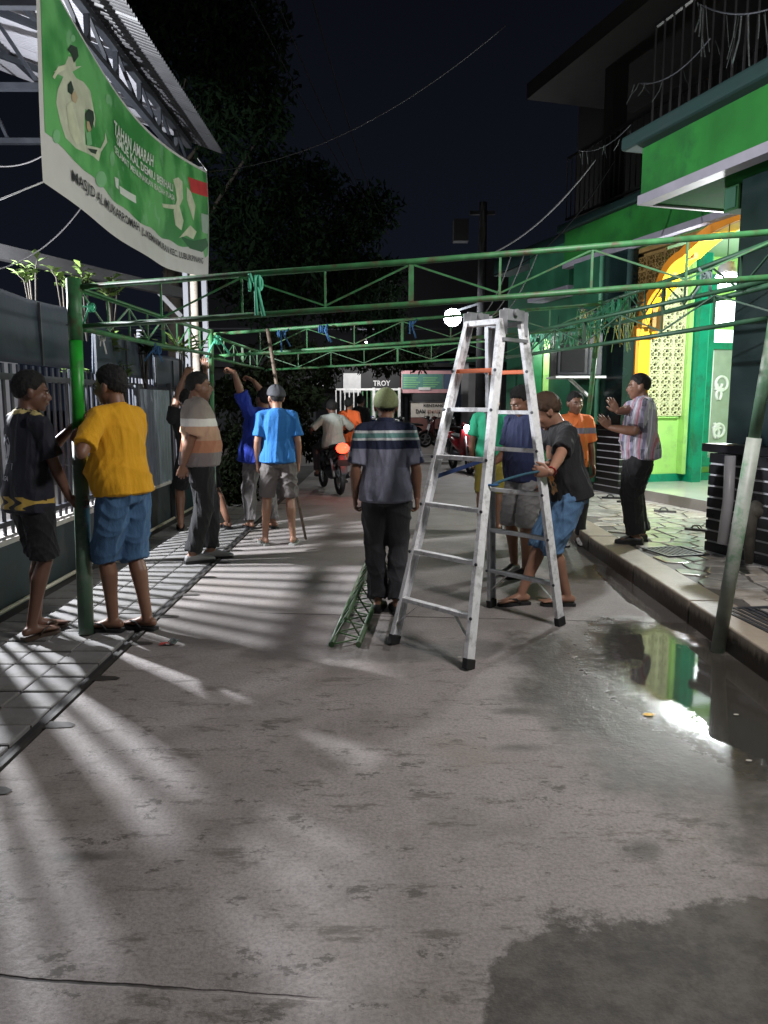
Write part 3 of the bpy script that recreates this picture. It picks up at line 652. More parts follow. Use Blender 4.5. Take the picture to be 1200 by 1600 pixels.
# ---- banner
BY0, BY1, BX = 6.15, 11.72, -2.60
def ban(u, v, off=0.0):
    y = BY0+(BY1-BY0)*u
    zt = 4.78+(4.84-4.78)*u-.34*4*u*(1-u)*(.75+.25*(1-u)); zb = 3.17+(3.36-3.17)*u-.17*4*u*(1-u)
    x = BX+.035*math.sin(u*7+v*1.5)+.02*math.sin(u*17-v*3)*(1-v)
    return Vector((x+off, y, zb+(zt-zb)*v))
bn = thing('banner', 'long green cloth banner with white lettering tied below the carport roof', 'banner', (BX, 8.4, 3.3))
def patch(name, poly, m_, off, parent=bn):
    # polygon in (u,v) filled with a small grid so that it follows the sagging cloth
    bm2 = bmesh.new(); vs = [bm2.verts.new((u, v, 0)) for u, v in poly]; bm2.faces.new(vs)
    u0_ = min(p[0] for p in poly); u1_ = max(p[0] for p in poly)
    for k in range(1, 90):
        if u0_ < k/90 < u1_: bmesh.ops.bisect_plane(bm2, geom=bm2.verts[:]+bm2.edges[:]+bm2.faces[:], plane_co=(k/90, 0, 0), plane_no=(1, 0, 0))
    for k in range(1, 16): bmesh.ops.bisect_plane(bm2, geom=bm2.verts[:]+bm2.edges[:]+bm2.faces[:], plane_co=(0, k/16, 0), plane_no=(0, 1, 0))
    b = MB(); bm2.verts.ensure_lookup_table()
    for v in bm2.verts: pass
    idx = {v: i for i, v in enumerate(bm2.verts)}
    b.add([ban(v.co.x, v.co.y, off) for v in bm2.verts], [[idx[v] for v in f.verts] for f in bm2.faces]); bm2.free()
    return b.build(name, m_, parent)
b = MB(); nu, nv = 180, 14; b.smooth = True
b.add([ban(i/nu, j/nv) for i in range(nu+1) for j in range(nv+1)], [(i*(nv+1)+j, (i+1)*(nv+1)+j, (i+1)*(nv+1)+j+1, i*(nv+1)+j+1) for i in range(nu) for j in range(nv)])
bmt, bt = newmat('banner_vinyl', .42); bt.k(bt.b.inputs['Base Color'], bt.mix(bt.noise(5, 3), (.60, .57, .55), (.72, .70, .68))); bt.bump(bt.noise(3, 4, stretch=(1, 1, .4)), .4, .02)
cl = b.build('cloth', bmt, bn)
gmt, gt_ = newmat('banner_green_print', .42)
gc = gt_.mix(gt_.step(gt_.noise(1.6, 4), .4, .62), (.045, .26, .06), (.15, .48, .15)); gc = gt_.mix(gt_.math('MULTIPLY', gt_.step(gt_.noise(4, 3), .6, .68), .35), gc, (.35, .62, .38))
gt_.k(gt_.b.inputs['Base Color'], gc)
edge = [(.006+.024*0, .235)]+[(u, .235+.012*math.sin(u*40)) for u in np.linspace(.03, .93, 28)]+[(.955, .17), (.985, .20), (.992, .30), (.992, .975), (.012, .985), (.012, .24)]
patch('green_print', edge[1:], gmt, .003)
def blobp(cu, cv, ru, rv, n=18, jit=.12, seed=0):
    rr = random.Random(seed); return [(cu+ru*math.cos(a)*(1+rr.uniform(-jit, jit)), cv+rv*math.sin(a)*(1+rr.uniform(-jit, jit))) for a in [2*PI*k/n for k in range(n)]]
CRM = mat('print_cream', (.62, .64, .46), .5, .15, 8); DRK = mat('print_dark', (.03, .05, .035), .5, .2); LG = mat('print_light_green', (.22, .50, .24), .5, .1); WH = mat('print_white', (.72, .74, .68), .5, .04); RD = mat('print_red', (.62, .05, .05), .5, .2, 5)
def buv(px, py):      # where a sight line meets the banner: its (u, v)
    r = ray(px, py); f = (BX-O.x)/r.x; p = O+r*f; u = (p.y-BY0)/(BY1-BY0); z0 = ban(u, 0).z; return (u, (p.z-z0)/(ban(u, 1).z-z0))
def traced(name, pts, m_, off): return patch(name, [buv(*p) for p in pts], m_, off)
CR2 = mat('print_ivory', (.56, .58, .44), .5, .12, 10)
traced('printed_robe', [(78, 112), (95, 100), (100, 88), (110, 90), (112, 104), (122, 103), (106, 112), (112, 122), (124, 128), (135, 142), (138, 160), (142, 185), (140, 200), (132, 175), (125, 170), (123, 195), (124, 226), (150, 232), (158, 218), (160, 206), (163, 222), (150, 238), (146, 252), (136, 244), (110, 232), (95, 215), (88, 190), (82, 160), (84, 140), (92, 120)], CR2, .005)
traced('printed_sleeve', [(76, 120), (84, 104), (98, 100), (96, 108), (84, 114), (79, 124)], CRM, .007)
traced('printed_folds', [(96, 165), (104, 158), (112, 190), (118, 222), (110, 226), (100, 205)], CRM, .008)
for pts in ([(98, 78), (104, 70), (114, 74), (116, 88), (108, 98), (104, 84)], [(98, 132), (103, 126), (107, 140), (104, 148), (98, 144)], [(124, 178), (130, 170), (138, 174), (139, 186), (134, 203), (130, 190), (125, 188)], [(127, 232), (143, 234), (140, 241), (132, 238)]): traced('printed_hair', pts, DRK, .010)
traced('printed_face', [(103, 146), (109, 142), (113, 152), (110, 162), (104, 158)], mat('print_skin', (.48, .38, .24), .5), .009); traced('printed_face', [(126, 190), (132, 188), (134, 202), (129, 207), (126, 200)], mat('print_skin2', (.48, .36, .22), .5), .0095)
traced('printed_sash', [(124, 207), (132, 206), (134, 226), (126, 228)], LG, .010)
for i, (x, y, rx_, ry_) in enumerate(((83, 213, 5, 11), (172, 248, 5, 12), (150, 280, 10, 13), (108, 60, 4, 6), (167, 155, 4, 8))): traced('printed_drop', [(x+rx_*math.cos(a), y+ry_*math.sin(a)) for a in [2*PI*k/14 for k in range(14)]], LG, .006)
traced('printed_drop', [(176, 276), (184, 280), (183, 296), (178, 292)], WH, .007)
for i, pts in enumerate(([(271, 280), (278, 277), (284, 284), (286, 310), (282, 322), (288, 345), (286, 360), (278, 352), (274, 330), (278, 312), (275, 294)], [(290, 292), (296, 300), (302, 322), (300, 345), (296, 330), (291, 312)], [(256, 318), (278, 320), (276, 327), (258, 324)], [(283, 372), (296, 352), (304, 362), (300, 374), (292, 368)])): traced('printed_body', pts, CRM, .006)
traced('printed_shade', [(284, 368), (300, 376), (318, 372), (322, 384), (312, 394), (296, 388)], mat('print_deep_green', (.02, .13, .04), .5), .005)
traced('red_corner', [(291, 276), (319, 286), (320, 308), (296, 300)], RD, .007)
traced('white_label', [(185, 290), (214, 306), (214, 318), (186, 302)], WH, .007); traced('grey_label', [(309, 333), (320, 336), (320, 366), (311, 362)], mat('print_grey', (.4, .5, .42), .5), .007)
def text_mb(s, size=1.0, shear=0, bold=0, xs=1.0):
    cu = bpy.data.curves.new('t', 'FONT'); cu.body = s; cu.size = size; cu.shear = shear; cu.offset = bold; cu.resolution_u = 2
    o = bpy.data.objects.new('t', cu); C.objects.link(o); dg = bpy.context.evaluated_depsgraph_get(); me = bpy.data.meshes.new_from_object(o.evaluated_get(dg))
    vs = [v.co.copy() for v in me.vertices]; fs = [list(p.vertices) for p in me.polygons]; bpy.data.objects.remove(o); bpy.data.meshes.remove(me)
    return vs, fs
def text_map(s, fn, w_, h_, m_, parent, name='lettering', bold=.0, shear=0):
    vs, fs = text_mb(s, 1.0, shear, bold); x0 = min(v.x for v in vs); x1 = max(v.x for v in vs); y0 = min(v.y for v in vs); y1 = max(v.y for v in vs)
    b = MB(); b.add([fn((v.x-x0)/(x1-x0)*w_, (v.y-y0)/(y1-y0)*h_) for v in vs], fs); return b.build(name, m_, parent)
INK = mat('black_ink', (.015, .015, .02), .5)
def ban_text(txt, p0, p1, ptop, m_, bold=.01, shear=0):      # lettering from p0 to p1 along its foot, height taken at the start
    (u0, v0), (u1, v1), (_, vt) = buv(*p0), buv(*p1), buv(*ptop); h_ = vt-v0
    text_map(txt, lambda a, b_: ban(u0+a, v0+(v1-v0)*a/(u1-u0)+b_, .014), u1-u0, h_, m_, bn, bold=bold, shear=shear)
ban_text('MASJID AL MUKARROMAH', (104, 289), (216, 366), (104, 266), INK, .012)
ban_text('JL.KEMAKMURAN KEC. LUBUKPINANG', (219, 369), (314, 415), (219, 354), INK, .012)
ban_text('TAHAN AMARAH', (177, 210), (243, 262), (177, 188), WH, .02, .25)
ban_text('SMUE KAL DEMIU BERHALI', (180, 225), (271, 300), (180, 210), WH, .025)
ban_text('SELAMAT MENUNAIKAN IBADAH PUASA', (176, 238), (274, 314), (176, 227), WH, .012)
for u, v, d in ((0, 1, (-.15, -.4, .3)), (1, 1, (-.15, .1, .2)), (0, 0, (-.3, -.2, -.2)), (1, 0, (-.1, .05, -.02))):
    q = MB(); p = ban(u, v); q.tube([p, p+Vector(d)], .006, 5); q.build('tie_cord', WHITEP, bn)
# bulb of the carport light hangs from a tie beam
glow_bulb('bulb', L_CARPORT, .05, 60, bulb_lamp(L_CARPORT, 'bare bulb hanging under the carport behind the fence', 2.0, s=.11), dz=.11)
# ================================================================ TENT FRAMES
A_ = Vector((-1.945, 5.02, 2.25)); B_ = Vector((2.24, 4.45, 2.45))      # front beam ends, at the two near posts
A2 = Vector((-1.95, 8.85, 2.29)); B2 = Vector((2.32, 8.45, 2.55))
A3 = Vector((-1.95, 12.7, 2.30)); B3 = Vector((2.35, 12.2, 2.50))
def beam(a, b, lab, depth=.245, nodes=8, dia=.036, mt=GREENPIPE, wd=.012, side=None):
    o = thing('tent_beam', lab, 'truss beam', a, group='green truss beams of the tent frame')
    a = Vector(a); b = Vector(b); dz = Vector((0, 0, depth)); t = (b-a).normalized()
    q = MB(); q.tube([a, a.lerp(b, .5)+Vector((0, 0, -.006)), b], dia/2, 10); q.build('top_chord', mt, o)
    q = MB(); q.tube([a-dz, a.lerp(b, .5)-dz+Vector((0, 0, -.008)), b-dz], dia/2, 10); q.build('bottom_chord', mt, o)
    for k in range(1, nodes):
        f = k/nodes; p = a.lerp(b, f); q = MB(); ww = .03 if k == nodes//2 else wd
        q.bar(p-Vector((0, 0, .01)), p-dz+Vector((0, 0, .01)), ww, .012); q.build('strut', mt, o)
    for k in range(nodes):
        p = a.lerp(b, k/nodes); r = a.lerp(b, (k+1)/nodes); q = MB()
        if k % 2 == 0: q.bar(p-Vector((0, 0, .02)), r-dz+Vector((0, 0, .02)), .010)
        else: q.bar(p-dz+Vector((0, 0, .02)), r-Vector((0, 0, .02)), .010)
        q.build('diagonal', mt, o)
    return o
fr_ = Vector((.03, 0, -.02))
beam(A_+fr_, B_, 'nearest green truss beam spanning the whole street at the front', nodes=8)
beam(A2+fr_, B2, 'second green truss beam across the street above the man in the cap', nodes=8)
beam(A3+fr_, B3, 'third faint green truss beam far across the street', nodes=8)
beam(A_+Vector((.0, .08, -.03)), A2-Vector((0, .08, .0)), 'left side beam running back from the near thick green post', nodes=8, dia=.036)
beam(A2+Vector((.0, .08, -.03)), A3-Vector((0, .08, 0)), 'left side beam of the far bay among the leaves', nodes=6, dia=.036)
beam(B_+Vector((0, .08, -.03)), B2-Vector((0, .08, 0)), 'right side beam running back in front of the mosque arch', nodes=8, dia=.036, mt=mat('dark_green_pipe', (.018, .075, .035), .5, .2))
beam(B2+Vector((0, .08, -.03)), B3-Vector((0, .08, 0)), 'right side beam of the far bay under the balcony', nodes=6, dia=.036, mt=mat('dark_green_pipe', (.018, .075, .035), .5, .2))
M1 = A_.lerp(B_, .5)+Vector((0, .06, -.27)); M2 = A2.lerp(B2, .5)+Vector((0, -.06, -.30))
beam(Vector((1.35, 8.6, 2.22)), Vector((2.3, 4.6, 2.22)), 'slanting dark beam between the right posts', depth=.22, nodes=7, dia=.032, mt=mat('dark_green_pipe', (.018, .075, .035), .5, .2))
def post(px, py, top, lab, dia=.088, z0=0, split=1.15, up=GREENBRIGHT, dn=GREYGREEN, dtop=.072, wz=None):
    p = G(px, py, z0); o = thing('tent_post', lab, 'post', p, group='green tent posts')
    top = Vector(top); mid = p.lerp(top, (split-p.z)/(top.z-p.z))
    q = MB(); q.tube([p, mid], dia/2, 16); q.build('lower_sleeve', dn, o)
    q = MB(); q.tube([p.lerp(mid, .985), mid.lerp(top, .62)], dtop/2, 16); q.build('inner_pipe', up, o)
    q = MB(); q.tube([mid.lerp(top, .60), top], dtop/2+.004, 16); q.build('corner_socket', GREENPIPE, o)
    q = MB(); c = mid.lerp(top, .70); q.tube([c, c+Vector((-.05, -.02, 0))], .008, 6); q.build('clamp_bolt', STEEL, o)
    return o
post(135, 990, A_+Vector((-.02, 0, .03)), 'thick green tent post between the black jersey and the yellow shirt', dia=.098, split=1.32, dtop=.082)
post(1121, 1018, B_+Vector((.03, 0, .12)), 'tall worn green post leaning beside the puddle on the right', dia=.082, split=1.30, up=mat('worn_green_post', (.10, .20, .12), .5, .3, 7, .3, dirt=(.28, .32, .27), dscale=5), dn=mat('worn_grey_post', (.34, .38, .33), .5, .3, 7, .3, dirt=(.05, .22, .09), dscale=4), dtop=.066)
post(335, 838, A2+Vector((0, 0, .03)), 'slim green tent post at the far left behind the striped shirt', dia=.06, up=GREENPIPE, dtop=.05)
post(903, 795, B2+Vector((0, 0, .03)), 'slim green post in front of the black speaker', dia=.06, up=GREENPIPE, dn=GREENPIPE, dtop=.055, z0=ZT)
# rope knots on the beams
def knot(p, m_, lab, s=1.0, name='rope_knot'):
    o = thing(name, lab, 'rope', p); rr = random.Random(int(p.x*1000)); b = MB()
    for k in range(4):
        b.torus(p+Vector((rr.uniform(-.03, .03)*s, 0, -.01)), .032*s, .007*s, n=14, k=6, M=Matrix.Rotation(rr.uniform(-.5, .5), 4, 'Z'))
    b.build('rope_wrap', m_, o)
    for k in range(3):
        L = rr.uniform(.10, .2)*s; dx = rr.uniform(-.12, .12)*s; b = MB()
        b.tube([p+Vector((dx*.1, -.02, 0)), p+Vector((dx*.5, -.04, -L*.4+(.05 if k == 2 else 0))), p+Vector((dx, -.03, -L if k < 2 else .04))], [.008*s, .007*s, .009*s], 6)
        b.build('rope_end', m_, o)
knot(P(400, 440, 4.81), ROPE_G, 'green rope knot tied on top of the nearest beam', 1.3)
knot(P(440, 520, 8.72), ROPE_B, 'blue rope tie on the second beam above the cap man', 1.1)
knot(P(505, 513, 8.7), ROPE_B, 'blue rope tie right of the first one on the second beam', 1.2)
knot(P(641, 505, 8.65), ROPE_B, 'blue rope tie on the second beam near the flood light', 1.0)
knot(P(145, 478, 5.15), ROPE_G, 'small green rope at the top of the thick green post', .8)
knot(P(246, 545, 6.3), ROPE_B, 'blue rope on the left side beam above the ribbed gate', .9)
knot(P(162, 525, 5.6), WHITEP, 'white string on the left side beam', .7)
knot(P(340, 530, 8.8), ROPE_G, 'teal rope at the head of the slim left post', 1.4)
knot(P(1104, 430, 5.0), mat('grey_rope', (.16, .22, .22), .7), 'grey plastic strip hanging from the right beam', .9)
# ================================================================ LADDER
ld = thing('stepladder', 'tall aluminium A-frame stepladder with orange top rungs standing on the road', 'ladder', (.62, 4.96, 0))
FA, FB, FC, FD = G(612, 1006), G(734, 1047), G(766, 948), G(878, 978)
TA, TB_, TC, TD = Vector((.535, 5.05, 2.0)), Vector((.735, 4.845, 2.0)), Vector((.69, 5.2, 2.0)), Vector((.89, 5.0, 2.0))
def lay(a, b, z): return a.lerp(b, (z-a.z)/(b.z-a.z))
ALU2 = mat('ladder_aluminium_shaded', (.50, .52, .55), .42, .15, 20, .2, 60, metal=.35, dirt=(.3, .3, .3), dscale=10)  # darker copy of the ladder metal, rear shade put into the colour
for f_, t_, o_, mm_, d_ in ((FA, TA, 1, ALU, (FB-FA)), (FB, TB_, -1, ALU, (FB-FA)), (FC, TC, 1, ALU2, (FD-FC)), (FD, TD, -1, ALU, (FD-FC))):
    wd = d_.normalized(); ax = (t_-f_).normalized(); dep = ax.cross(wd).normalized()
    q = MB(); e = f_+ax*.05      # channel section: web + two flanges
    for off, w_, h_ in ((Vector(), .004, .068),):
        pass
    def sect(q, c0, c1, sw, sd):   # box given by centre line and sizes along wd / dep
        vs = [p + wd*sx*sw/2 + dep*sy*sd/2 for p in (c0, c1) for sx, sy in ((-1, -1), (1, -1), (1, 1), (-1, 1))]
        q.add(vs, [(3, 2, 1, 0), (4, 5, 6, 7), (0, 1, 5, 4), (1, 2, 6, 5), (2, 3, 7, 6), (3, 0, 4, 7)])
    sect(q, e, t_, .004, .062)
    for s_ in (-1, 1): sect(q, e+wd*o_*.013+dep*s_*.031, t_+wd*o_*.013+dep*s_*.031, .030, .004)
    q.build('rail', mm_, ld, .001)
    q = MB(); sect(q, f_+wd*o_*.012, f_+ax*.062+wd*o_*.012, .040, .078); q.build('foot', RUBBER, ld, .006)
def rung(a, b, z, m_, w_=.030, h_=.026, inset=.012, name='rung'):
    p, r = lay(a, b, z)[0] if 0 else lay(a[0], a[1], z), lay(b[0], b[1], z); d = (r-p).normalized()
    q = MB(); q.bar(p+d*inset, r-d*inset, w_*1.5, h_); o = q.build(name, m_, ld, .003)
    n_ = d.cross(Vector((0, 0, 1)))
    for e_ in (p, r):
        q = MB(); q.tube([e_+n_*.034, e_+n_*.040], .010, 8); q.build('rivet', DARKSTEEL, o)
for z in (.28, .575, .87, 1.165, 1.46, 1.70):
    rung((FA, TA), (FB, TB_), z if z < 1.6 else 1.70, ORANGE if z > 1.6 else ALU)
for z in (.29, .60, .90, 1.19, 1.44, 1.70):
    rung((FC, TC), (FD, TD), z, ORANGE if z > 1.6 else ALU2 if z < .7 else ALU)
for (a, b) in (((FA, TA), (FB, TB_)), ((FC, TC), (FD, TD))):
    for s0, s1, in ((a, b), (b, a)):
        p = lay(*s0, .13); r = lay(*s0, .275).lerp(lay(*s1, .275), .27); q = MB(); q.bar(p, r, .018, .004); q.build('rung_brace', ALU, ld)
q = MB(); q.bar(TA, TB_, .06, .035); q.build('top_bar', ALU, ld, .003); q = MB(); q.bar(TC, TD, .05, .03); q.build('top_bar', STEEL, ld, .003)
for a, b in ((TB_, TD), (TA, TC)):     # hinge plates
    q = MB(); q.bar(a+Vector((0, 0, .045)), b+Vector((0, 0, .045)), .012, .07); q.bar(a+Vector((0, 0, -.08)), a+Vector((0, 0, .07)), .05, .012); q.bar(b+Vector((0, 0, -.08)), b+Vector((0, 0, .07)), .05, .012); h_ = q.build('hinge_plate', STEEL, ld, .003)
    q = MB(); c = a.lerp(b, .5)+Vector((0, 0, .06)); q.tube([c-Vector((.02, -.02, 0)), c+Vector((.02, -.02, 0))], .022, 12); q.build('hinge_pin', STEEL, h_)
q = MB(); q.bar(lay(FB, TB_, 1.89), lay(FD, TD, 1.89), .03, .02); q.build('spreader', STEEL, ld)
r1 = thing('ladder_rope', 'teal blue rope tied between the ladder rails at hand height', 'rope', lay(FB, TB_, 1.05))
q = MB(); a = lay(FB, TB_, 1.02)+Vector((.03, .03, 0)); b = lay(FD, TD, 1.06); q.tube(sag(a, b, -.01, 8), .009, 7); q.build('rope', mat('teal_rope', (.02, .075, .11), .7, .4, 60), r1)
for c in (a, b):
    q = MB(); q.torus(c, .035, .008, n=14, k=6, M=Matrix.Rotation(PI/2, 4, 'Y')); q.build('rope_wrap', ROPE_B, r1)
r2 = thing('ladder_strap', 'dark blue strap stretched behind the ladder towards the left', 'strap', lay(FC, TC, 1.08))
q = MB(); q.bar(lay(FA, TA, 1.03)+Vector((.02, .03, 0)), lay(FC, TC, 1.12)+Vector((0, 0, 0)), .006, .026); q.build('strap_band', mat('navy_strap', (.012, .03, .10), .6), r2)
# ================================================================ TRUSS LYING ON THE ROAD
TRG = mat('dull_green_truss', (.035, .085, .03), .5, .25, 14, dirt=(.12, .13, .09), dscale=9)
lt_ = thing('lying_truss', 'green triangular truss section lying on the road left of the ladder', 'truss section', G(530, 1012))
n1, n2 = G(518, 1012)+Vector((0, 0, .02)), G(560, 1012)+Vector((0, 0, .02)); f1, f2 = Vector((-.17, 7.0, .02)), Vector((.06, 7.0, .02))
for a, b in ((n1, f1), (n2, f2)):
    q = MB(); q.tube([a, b], .019, 10); q.build('chord', TRG, lt_)
n3 = (n1+n2)/2+Vector((.0, .03, .14)); f3 = (f1+f2)/2+Vector((0, 0, .14))
q = MB(); q.tube([n3.lerp(f3, .02), f3], .012, 8); q.build('ridge_bar', TRG, lt_)
for k in range(9):
    u0, u1 = k/9, (k+.5)/9
    for a, b in (((n1.lerp(f1, u0)), n2.lerp(f2, u1)), (n2.lerp(f2, u1), n1.lerp(f1, min(1, u0+1/9))), (n1.lerp(f1, u1), n3.lerp(f3, u1)), (n2.lerp(f2, u1), n3.lerp(f3, u1))):
        q = MB(); q.bar(a, b, .009); q.build('lacing_bar', TRG, lt_)
# ================================================================ WIRES overhead
wm = mat('black_cable', (.005, .005, .006), .9, spec=.05)
def wire(lab, pts, r=.007, m_=wm): q = MB(); q.tube(pts, r, 6); tag(q.build('cable', m_, None), lab, 'cable')
wire('thin cable crossing the sky from the carport corner to the upper right', sag(P(326, 268, 11.0), P(790, 40, 10.0), .35, 24), .006, mat('grey_cable', (.022, .022, .025), .5))
wire('lit cable drooping from the dark balcony to the front beam', sag(P(930, 250, 9.6), P(760, 400, 9.5), .15, 20), .009, mat('pale_cable', (.08, .08, .085), .7))
wire('second cable beside the lit cable on the right', sag(P(960, 250, 9.5), P(770, 430, 8.5), .25, 20), .007)
for i, (x0, x1, l_) in enumerate(((375, 590, 'leftmost'), (420, 600, 'middle'), (480, 610, 'rightmost'))):
    wire('%s of the dark power cables running down the night sky' % l_, sag(P(x0, -30, 8), P(x1, 330+i*20, 24), .3, 20), .008)
wire('cable crossing behind the banner to the left edge', sag(P(-20, 425, 6), P(130, 320, 8.0), .12, 12), .006, mat('grey_cable', (.022, .022, .025), .5))
wire('short cable at the left edge above the navy panel', sag(P(-20, 258, 6), P(75, 238, 7.0), .05, 10), .006, mat('grey_cable', (.022, .022, .025), .5))
for i in range(3):
    wire(('left','middle','right')[i]+' of the thin cords hanging down to the ladder top', sag(P(800+20*i, 395, 8.0), P(745+14*i, 500, 7.6), .12, 12), .005, mat('pale_cable', (.08, .08, .085), .7))
# ================================================================ FAR STREET
def wbox(name, a, b, m_, parent, bevel=0): q = MB(); q.box(a, b); return q.build(name, m_, parent, bevel)
DKW = mat('dark_plaster', (.045, .045, .05), .8, .3); WW = mat('far_white_wall', (.42, .42, .43), .8, .12, 2)
sh1 = thing('shop', 'low dark shop with roll shutters closing the end of the street', 'shop', (0, 33, 0))
wbox('wall', (-9, 33.0, 0), (2.2, 33.3, 3.6), DKW, sh1); wbox('shop_roof', (-9, 31.4, 2.95), (4.6, 33.6, 3.1), DKW, sh1)
wbox('wall', (3.2, 31.5, 0), (3.9, 31.8, 3.2), WW, sh1); wbox('wall', (3.9, 32.5, 0), (8, 32.8, 4.5), DKW, sh1); wbox('pillar', (2.95, 29.5, 0), (3.2, 29.8, 3.3), WW, sh1); wbox('pillar', (4.1, 29.5, 0), (4.45, 29.8, 3.3), WW, sh1)
wbox('upper_floor', (-9, 33.4, 3.6), (12, 40, 7.5), mat('unlit_upper', (.02, .02, .025), .9), sh1)
wbox('awning', (2.6, 28.6, 3.0), (7, 31, 3.1), mat('green_awning', (.03, .10, .06), .7), sh1)
for x in (-8, -6.2, -4.4):
    s = wbox('shutter', (x, 32.94, .1), (x+1.5, 32.99, 2.4), mat('shutter_grey', (.08, .085, .09), .5), sh1)
    for k in range(9): wbox('shutter_rib', (x, 32.90, .15+k*.25), (x+1.5, 32.935, .19+k*.25), DARKSTEEL, s)
def signtext(s, c, w_, h_, m_, par, y): text_map(s, lambda a, b_: Vector((c[0]+a, y, c[1]+b_)), w_, h_, m_, par, bold=.02)
SW = mat('sign_white', (.75, .75, .75), .5)
sg = thing('sign_board', 'black shop sign reading TROY and HCY behind the cap man', 'sign', (-1.4, 29, 2.2))
wbox('board', (-3.6, 28.95, 2.05), (.6, 29.05, 2.95), mat('sign_black', (.018, .018, .02), .6), sg)
signtext('TROY', (P(583, 603, 28.9).x, P(583, 603, 28.9).z), .64, .20, SW, sg, 28.93); signtext('HCY', (P(494, 603, 28.9).x, P(494, 603, 28.9).z), .42, .14, SW, sg, 28.93)
p = P(551, 584, 28.8); wl = thing('white_panel', 'brightly lit white panel left of the TROY sign', 'panel', p); wbox('panel_face', (p.x-.35, 28.8, 1.9), (p.x+.30, 28.86, p.z+.02), mat('lit_white', (.5, .5, .5), .6, emit=(.95, 1, 1, .12)), wl)
wbox('panel_frame', (p.x-.38, 28.78, 1.86), (p.x+.33, 28.87, 1.895), DARKSTEEL, wl)
fn = thing('railing_fence', 'white topped railing with green bars behind the orange shirt', 'fence', (P(590, 610, 28).x, 28, 0))
xa, xb = P(525, 610, 28).x, P(622, 610, 28).x
wbox('rail', (xa, 27.98, 1.96), (xb, 28.03, 2.03), WHITEP, fn); wbox('rail', (xa, 27.98, .9), (xb, 28.02, .95), WHITEP, fn)
for k in range(15): x = xa+(xb-xa)*k/14; wbox('railing_bar', (x-.02, 27.985, .2), (x+.02, 28.015, 1.96), GREENPIPE if k > 5 else WHITEP, fn)
wbox('gate_post', (xb, 27.9, 0), (xb+.09, 28.05, 2.05), WHITEP, fn); wbox('gate_post', (P(582, 610, 28).x, 27.9, 0), (P(582, 610, 28).x+.1, 28.05, 2.05), WHITEP, fn)
b2 = thing('menu_banner', 'pink and green printed banner hanging right of the TROY sign', 'banner', P(671, 612, 28)); a, b = P(627, 614, 28), P(716, 579, 28)
wbox('cloth', (a.x, 28, a.z), (b.x, 28.03, b.z), mat('pink_print', (.65, .36, .38), .6), b2); wbox('green_field', (a.x+.03, 27.99, a.z+.14), (a.x+1.5, 27.999, b.z-.12), mat('teal_print', (.10, .26, .22), .6), b2)
wbox('dark_field', (a.x+1.52, 27.99, a.z+.14), (b.x-.03, 27.999, b.z-.12), mat('navy_print', (.08, .12, .2), .6), b2)
for k in range(5):
    for j in range(2): wbox('print_line', (a.x+.08+j*.7, 27.984, a.z+.2+k*.08), (a.x+.08+j*.7+(.45+.15*((k*7+j*3) % 3)/2), 27.989, a.z+.235+k*.08), LG, b2)
wbox('label', (a.x+.62, 27.975, a.z+.10), (a.x+1.05, 27.983, a.z+.2), SW, b2)
st = thing('food_cart', 'white food cart with lettered front panel under the printed banner', 'cart', (P(670, 650, 28.5).x, 28.5, 0)); a, b = P(642, 652, 28.3), P(697, 628, 28.3)
wbox('front_panel', (a.x, 28.3, a.z), (b.x, 28.36, b.z), mat('cart_cream', (.62, .58, .52), .6), st); wbox('counter', (a.x-.03, 28.25, b.z), (b.x+.03, 29, b.z+.04), DARKSTEEL, st)
for x in (a.x, b.x-.05): wbox('cart_post', (x, 28.32, b.z+.04), (x+.05, 28.37, P(0, 585, 28.3).z), DARKSTEEL, st)
wbox('cart_glass', (a.x+.05, 28.34, b.z+.045), (b.x-.05, 28.36, P(0, 612, 28.3).z), mat('dim_glass', (.10, .11, .13), .2), st); wbox('cart_base', (a.x, 28.3, .35), (b.x, 29, a.z-.01), mat('cart_red', (.18, .08, .07), .7), st)
signtext('KENTANG', (P(662, 637, 28.2).x, P(0, 636, 28.2).z), .75, .11, INK, st, 28.28); signtext('DAN', (P(650, 647, 28.2).x, P(0, 646, 28.2).z), .34, .15, INK, st, 28.28); signtext('ENAK', (P(668, 647, 28.2).x, P(0, 646, 28.2).z), .48, .13, mat('pale_red_ink', (.5, .3, .25), .6), st, 28.28)
wbox('cart_leg', (a.x+.05, 28.4, 0), (a.x+.10, 28.45, .35), DARKSTEEL, st); wbox('cart_leg', (b.x-.10, 28.4, 0), (b.x-.05, 28.45, .35), DARKSTEEL, st)
# flood light on a utility pole
PLM = mat('tarred_pole', (.010, .010, .012), .9)
up_ = thing('utility_pole', 'dark utility pole rising behind the front beam', 'pole', (P(752, 500, 19).x, 19, 0)); X0 = P(752, 500, 19).x
q = MB(); q.tube([(X0, 19, 0), (X0, 19, 6.2)], [.13, .09], 12); q.build('shaft', PLM, up_); wbox('crossarm', (X0-.32, 18.95, 5.92), (X0+.28, 19.05, 6.0), PLM, up_)
wbox('transformer_box', (X0-.7, 18.85, 5.3), (X0-.35, 19.15, 5.8), PLM, up_)
fl = thing('flood_lamp', 'glaring white flood light hanging over the street', 'lamp', L_FLOOD.location); c = Vector(L_FLOOD.location)
q = MB(); q.box((c.x-.18, c.y+.60, c.z-.14), (c.x+.18, c.y+.70, c.z+.2)); q.build('housing', DARKSTEEL, fl, .02); q = MB(); q.bar((c.x, c.y+.65, c.z+.15), (X0, 19.1, c.z+.35), .05); q.build('bracket_arm', DARKSTEEL, fl); glow_bulb('lens', L_FLOOD, .21, 40, fl, dy=.44)
bulb_lamp(L_FAR, 'added fill bulb hanging in front of the far shop signs', .5)
